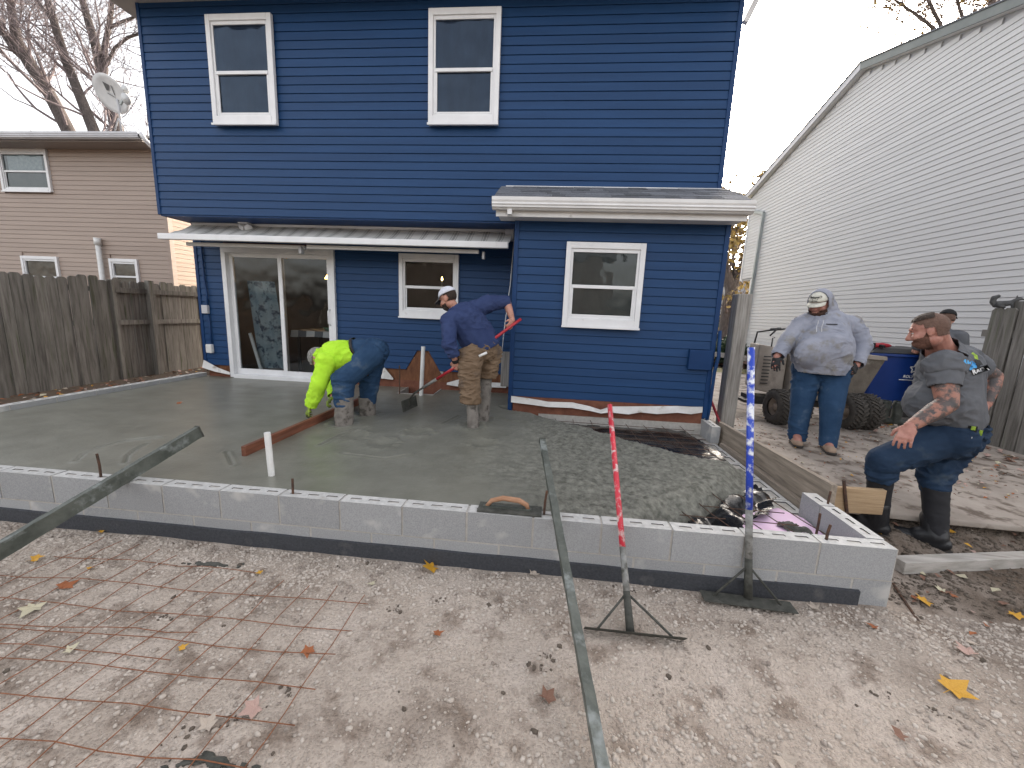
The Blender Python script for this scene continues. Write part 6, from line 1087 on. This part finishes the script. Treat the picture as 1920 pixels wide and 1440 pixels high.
stones('gravel', 56000, samp, .003, .0165, M['stone'], 'loose pale gravel stones scattered over the ground')
def samp2():
    x = rs.uniform(4.2, 9.0); y = -3.9-.5*rs.random()
    return (x, y) if rs.random() < .6 else None
stones('pebbles', 320, lambda: (rs.uniform(1.8, 9), -3.3-1.3*rs.random()), .011, .021, M['stone'], 'larger loose pebbles on the gravel', .3)
stones('clods', 160, lambda: (rs.uniform(2, 9), -3.3-1.2*rs.random()) if rs.random() < .5 else (rs.normal(8.4, .5), rs.normal(-2.7, .2)), .006, .022, M['clod'], 'dark crumbs of soil on the ground', .3)
stones('soil_crumbs', 2600, lambda: (rs.uniform(7.65, 9.6), rs.uniform(-3.2, -2.2)), .004, .024, M['clod'], 'crumbled dark soil beside the driveway', .4)
_cl = [(545, 1285), (500, 1320), (430, 1345), (350, 1362), (322, 1380), (480, 1115), (310, 1155), (735, 1140), (1030, 1230), (1010, 1250), (640, 1060), (830, 1125), (1180, 1105), (1150, 1098), (1650, 1300), (1750, 1330)]
stones('clod_clusters', 110, lambda: (lambda q: (q[0]+rs.normal(0, .022), q[1]+rs.normal(0, .012)))(at(*_cl[rs.integers(len(_cl))], 'z', .04)), .005, .014, M['clod'], 'dark clumps of dirt and spilled concrete on the gravel', .3)
# dropped concrete smears
for (cx_, cy_, r1, r2_, lab) in [(*at(395, 1058, 'z', .04)[:2], .20, .035, 'long smear of spilled concrete on the gravel behind the wire mesh'), (*at(400, 1428, 'z', .04)[:2], .16, .03, 'smear of spilled concrete at the bottom edge of the gravel')]:
    b = MB()
    for k in range(26): t = rs.uniform(-1, 1); V, F = shapes[rs.integers(8)]; s_ = rs.uniform(.012, .03)*(1-.5*abs(t)); p_ = np.array([cx_+t*r1+rs.normal(0, .006), cy_+.06*t*r1+rs.normal(0, r2_*.4), 0]); p_[2] = ground_z(p_[0], p_[1])+s_*.2; b.add(V*np.array([1.6, 1, .8])*s_+p_, [tuple(f) for f in F])
    V, N, F = remesh([(np.array(b.V), b.F)], .006, 1); tag(obj('concrete_smear', V, F, M['mudsteel'], smooth=True), lab, 'concrete smear')
# welded wire mesh lying on the gravel
wm = thing('wire_mesh', (3.2, -4.0, .05), 'rusty welded wire mesh sheet lying on the gravel at the left', 'wire mesh')
def wire(a, b_, k): 
    a, b_ = at(*a, 'z', .055), at(*b_, 'z', .055); pts = [a+(b_-a)*t for t in np.linspace(0, 1, 9)]; pts = [np.array([p[0], p[1]+.004*math.sin(i*2.1+k), ground_z(p[0], p[1])+.013+.007*math.sin(i*1.7+k*2.3)]) for i, p in enumerate(pts)]; MB().tube(pts, .0021, 5).build('wire', M['wire'], wm)
lin = [((684, 1113), (455, 1440)), ((632, 1098), (350, 1440)), ((580, 1092), (250, 1440)), ((532, 1085), (140, 1440)), ((480, 1085), (40, 1440)), ((440, 1075), (-60, 1440)), ((400, 1068), (-140, 1425)), ((360, 1060), (-200, 1400)), ((330, 1040), (-240, 1370)), ((300, 1030), (-260, 1330)), ((262, 1018), (-260, 1290)), ((230, 1012), (-260, 1250)), ((195, 1005), (-260, 1215))]
for k, (a, b_) in enumerate(lin): wire(a, b_, k)
row = [((-160, 1060), (690, 1129)), ((-200, 1100), (660, 1178)), ((-220, 1150), (628, 1224)), ((-230, 1205), (590, 1286)), ((-240, 1270), (552, 1352)), ((-250, 1350), (470, 1436)), ((100, 1040), (480, 1068)), ((-100, 1160), (370, 1182)), ((-100, 1185), (318, 1236))]
for k, (a, b_) in enumerate(row): wire(a, b_, k+20)
# fallen leaves
LC = {'yellow': mk('yellow_leaf', (.62, .34, .03), (.5, .25, .02), 20, .6), 'orange': mk('orange_leaf', (.36, .12, .04), (.25, .08, .03), 20, .7), 'brown': mk('brown_leaf', (.17, .085, .055), (.24, .13, .09), 20, .8), 'pale': mk('pale_leaf', (.40, .33, .27), (.48, .41, .34), 20, .8), 'pink': mk('pinkish_leaf', (.4, .26, .22), (.48, .33, .28), 20, .8), 'cream': mk('cream_leaf', (.46, .42, .29), (.54, .49, .36), 20, .8)}
def leaf_mesh(seed, col):
    r_ = np.random.default_rng(seed); tips = [(0, 1.), (38, .55), (62, .86), (95, .45), (128, .62), (165, .22), (180, .1), (195, .22), (232, .62), (265, .45), (298, .86), (322, .55)]; V = [(0, 0, .02)]
    for a, r1 in tips: a = math.radians(a+r_.normal(0, 4)); r1 *= r_.uniform(.85, 1.1); V.append((math.sin(a)*r1, math.cos(a)*r1, .42*r_.random()*r1))
    n = len(tips); F = [(0, 1+i, 1+(i+1) % n) for i in range(n)]; k = len(V); V += [(-.02, -.1, .02), (.02, -.1, .02), (.05, -.75, .05), (.03, -.75, .05)]; F.append((k, k+1, k+2, k+3)); return mesh('leaf', V, F, LC[col])
lm = {c_: [leaf_mesh(i*7+j, c_) for i in range(2)] for j, c_ in enumerate(LC)}
big = [(810, 1062, 'yellow', .075, 'large yellow maple leaf lying at the foot of the wall, left of the middle straightedge'), (1785, 1292, 'yellow', .085, 'large bright yellow leaf on the soil at lower right'), (1735, 1125, 'yellow', .06, 'yellow leaf on dark soil right of the wall corner'), (64, 1046, 'yellow', .05, 'yellow leaf near the left edge below the straightedge'), (166, 1067, 'yellow', .03, 'small lemon yellow leaf above the wire mesh at left'), (192, 993, 'yellow', .045, 'yellow leaf by the black foot of the wall at left'), (62, 1138, 'cream', .07, 'long cream leaf lying across the wire mesh at left'), (118, 1100, 'orange', .065, 'rust orange leaf under the left straightedge'), (478, 1325, 'pink', .06, 'pinkish maple leaf on the lower wire mesh'), (388, 1360, 'pale', .05, 'pale leaf at the lower wire mesh beside dark clods'), (818, 1190, 'orange', .04, 'small rust red leaf alone on the bare gravel'), (1025, 1305, 'brown', .055, 'curled brown leaf left of the middle straightedge'), (1530, 1140, 'pale', .055, 'pale leaf in front of the wall corner'), (700, 1093, 'cream', .035, 'cream leaf on gravel near the wire mesh corner'), (725, 1035, 'pink', .045, 'pinkish leaf against the black wall foot'), (640, 1032, 'orange', .04, 'orange leaf against the black wall foot'), (1640, 1178, 'orange', .04, 'orange leaf on the gravel right of the blue rake'), (1815, 1225, 'pink', .06, 'pinkish leaf on the soil at right'), (1470, 1420, 'pale', .06, 'pale leaf at the bottom edge right of centre'), (1905, 1150, 'yellow', .05, 'yellow leaf cut by the right edge'), (1765, 1105, 'cream', .04, 'cream leaf on dark soil behind the yellow one'), (130, 1220, 'cream', .04, 'cream leaf on the middle of the wire mesh'), (578, 1215, 'orange', .045, 'orange leaf under the right end of the wire mesh'), (340, 1215, 'yellow', .028, 'tiny yellow leaf in the middle of the wire mesh'), (1690, 1380, 'brown', .04, 'brown leaf on dark gravel at lower right'), (1000, 1078, 'pale', .045, 'pale leaf left of the middle straightedge near the wall'), (490, 1072, 'yellow', .03, 'small yellow leaf on loose gravel'), (336, 757, 'orange', .05, 'brown orange leaf lying on the wet concrete')]
for (px, py, c_, s_, lab) in big:
    z0_ = .045 if py > 960 else .388; q = at(px, py, 'z', z0_); zz = ground_z(q[0], q[1])+.012 if py > 960 else .39
    o = link('fallen_leaf', random.choice(lm[c_]), None, (q[0], q[1], zz), (random.uniform(-.25, .25), random.uniform(-.25, .25), random.uniform(0, 6.28))); o.scale = (s_, s_, s_); tag(o, lab, 'leaf', 'fallen leaves')
# leaf litter along the fences and on the driveway
def litter(name, n, sampler, smin, smax, label):
    VV = []; FF = []; MI = []; mats = list(LC.values())+[M['clod']]; pr_ = [.06, .18, .34, .1, .12, .05, .15]
    for i in range(n):
        x, y, z = sampler(); s_ = rs.uniform(smin, smax); a = rs.uniform(0, 6.28); u = np.array([math.cos(a), math.sin(a), rs.uniform(-.4, .4)])*s_; v = np.array([-math.sin(a), math.cos(a), rs.uniform(-.4, .4)])*s_*.7; c_ = np.array([x, y, z+.012]); k = len(VV); VV += [c_-u, c_+v*.9-u*.2+Zv*.006, c_+u, c_-v+Zv*.008]; FF.append((k, k+1, k+2, k+3)); MI.append(rs.choice(7, p=pr_))
    tag(obj(name, VV, FF, mats, mi=MI), label, kind='stuff')
litter('fence_litter', 700, lambda: (lambda x, y: (x, y, ground_z(x, y)))(rs.uniform(-2.1, -.15), rs.uniform(-2.6, 2.8)), .02, .05, 'dead leaves along the left fence')
litter('driveway_litter', 420, lambda: (min(11.1, 11.0-abs(rs.normal(0, .45))), rs.uniform(-2, 2.2), DZ), .02, .05, 'dead leaves along the right fence')
litter('driveway_crumbs', 650, lambda: (rs.uniform(7.9, 10.4), rs.uniform(-2.0, .6), DZ), .006, .02, 'crumbs and leaf bits on the driveway')
litter('soil_litter', 130, lambda: (lambda x, y: (x, y, ground_z(x, y)))(rs.uniform(7.7, 9.6), rs.uniform(-3.6, -2.3)), .012, .035, 'small dead leaves on the soil by the driveway')
litter('lawn_litter', 2600, lambda: (rs.uniform(7.7, 16), rs.uniform(6.3, 24), .2), .03, .07, 'fallen leaves over the front lawn')
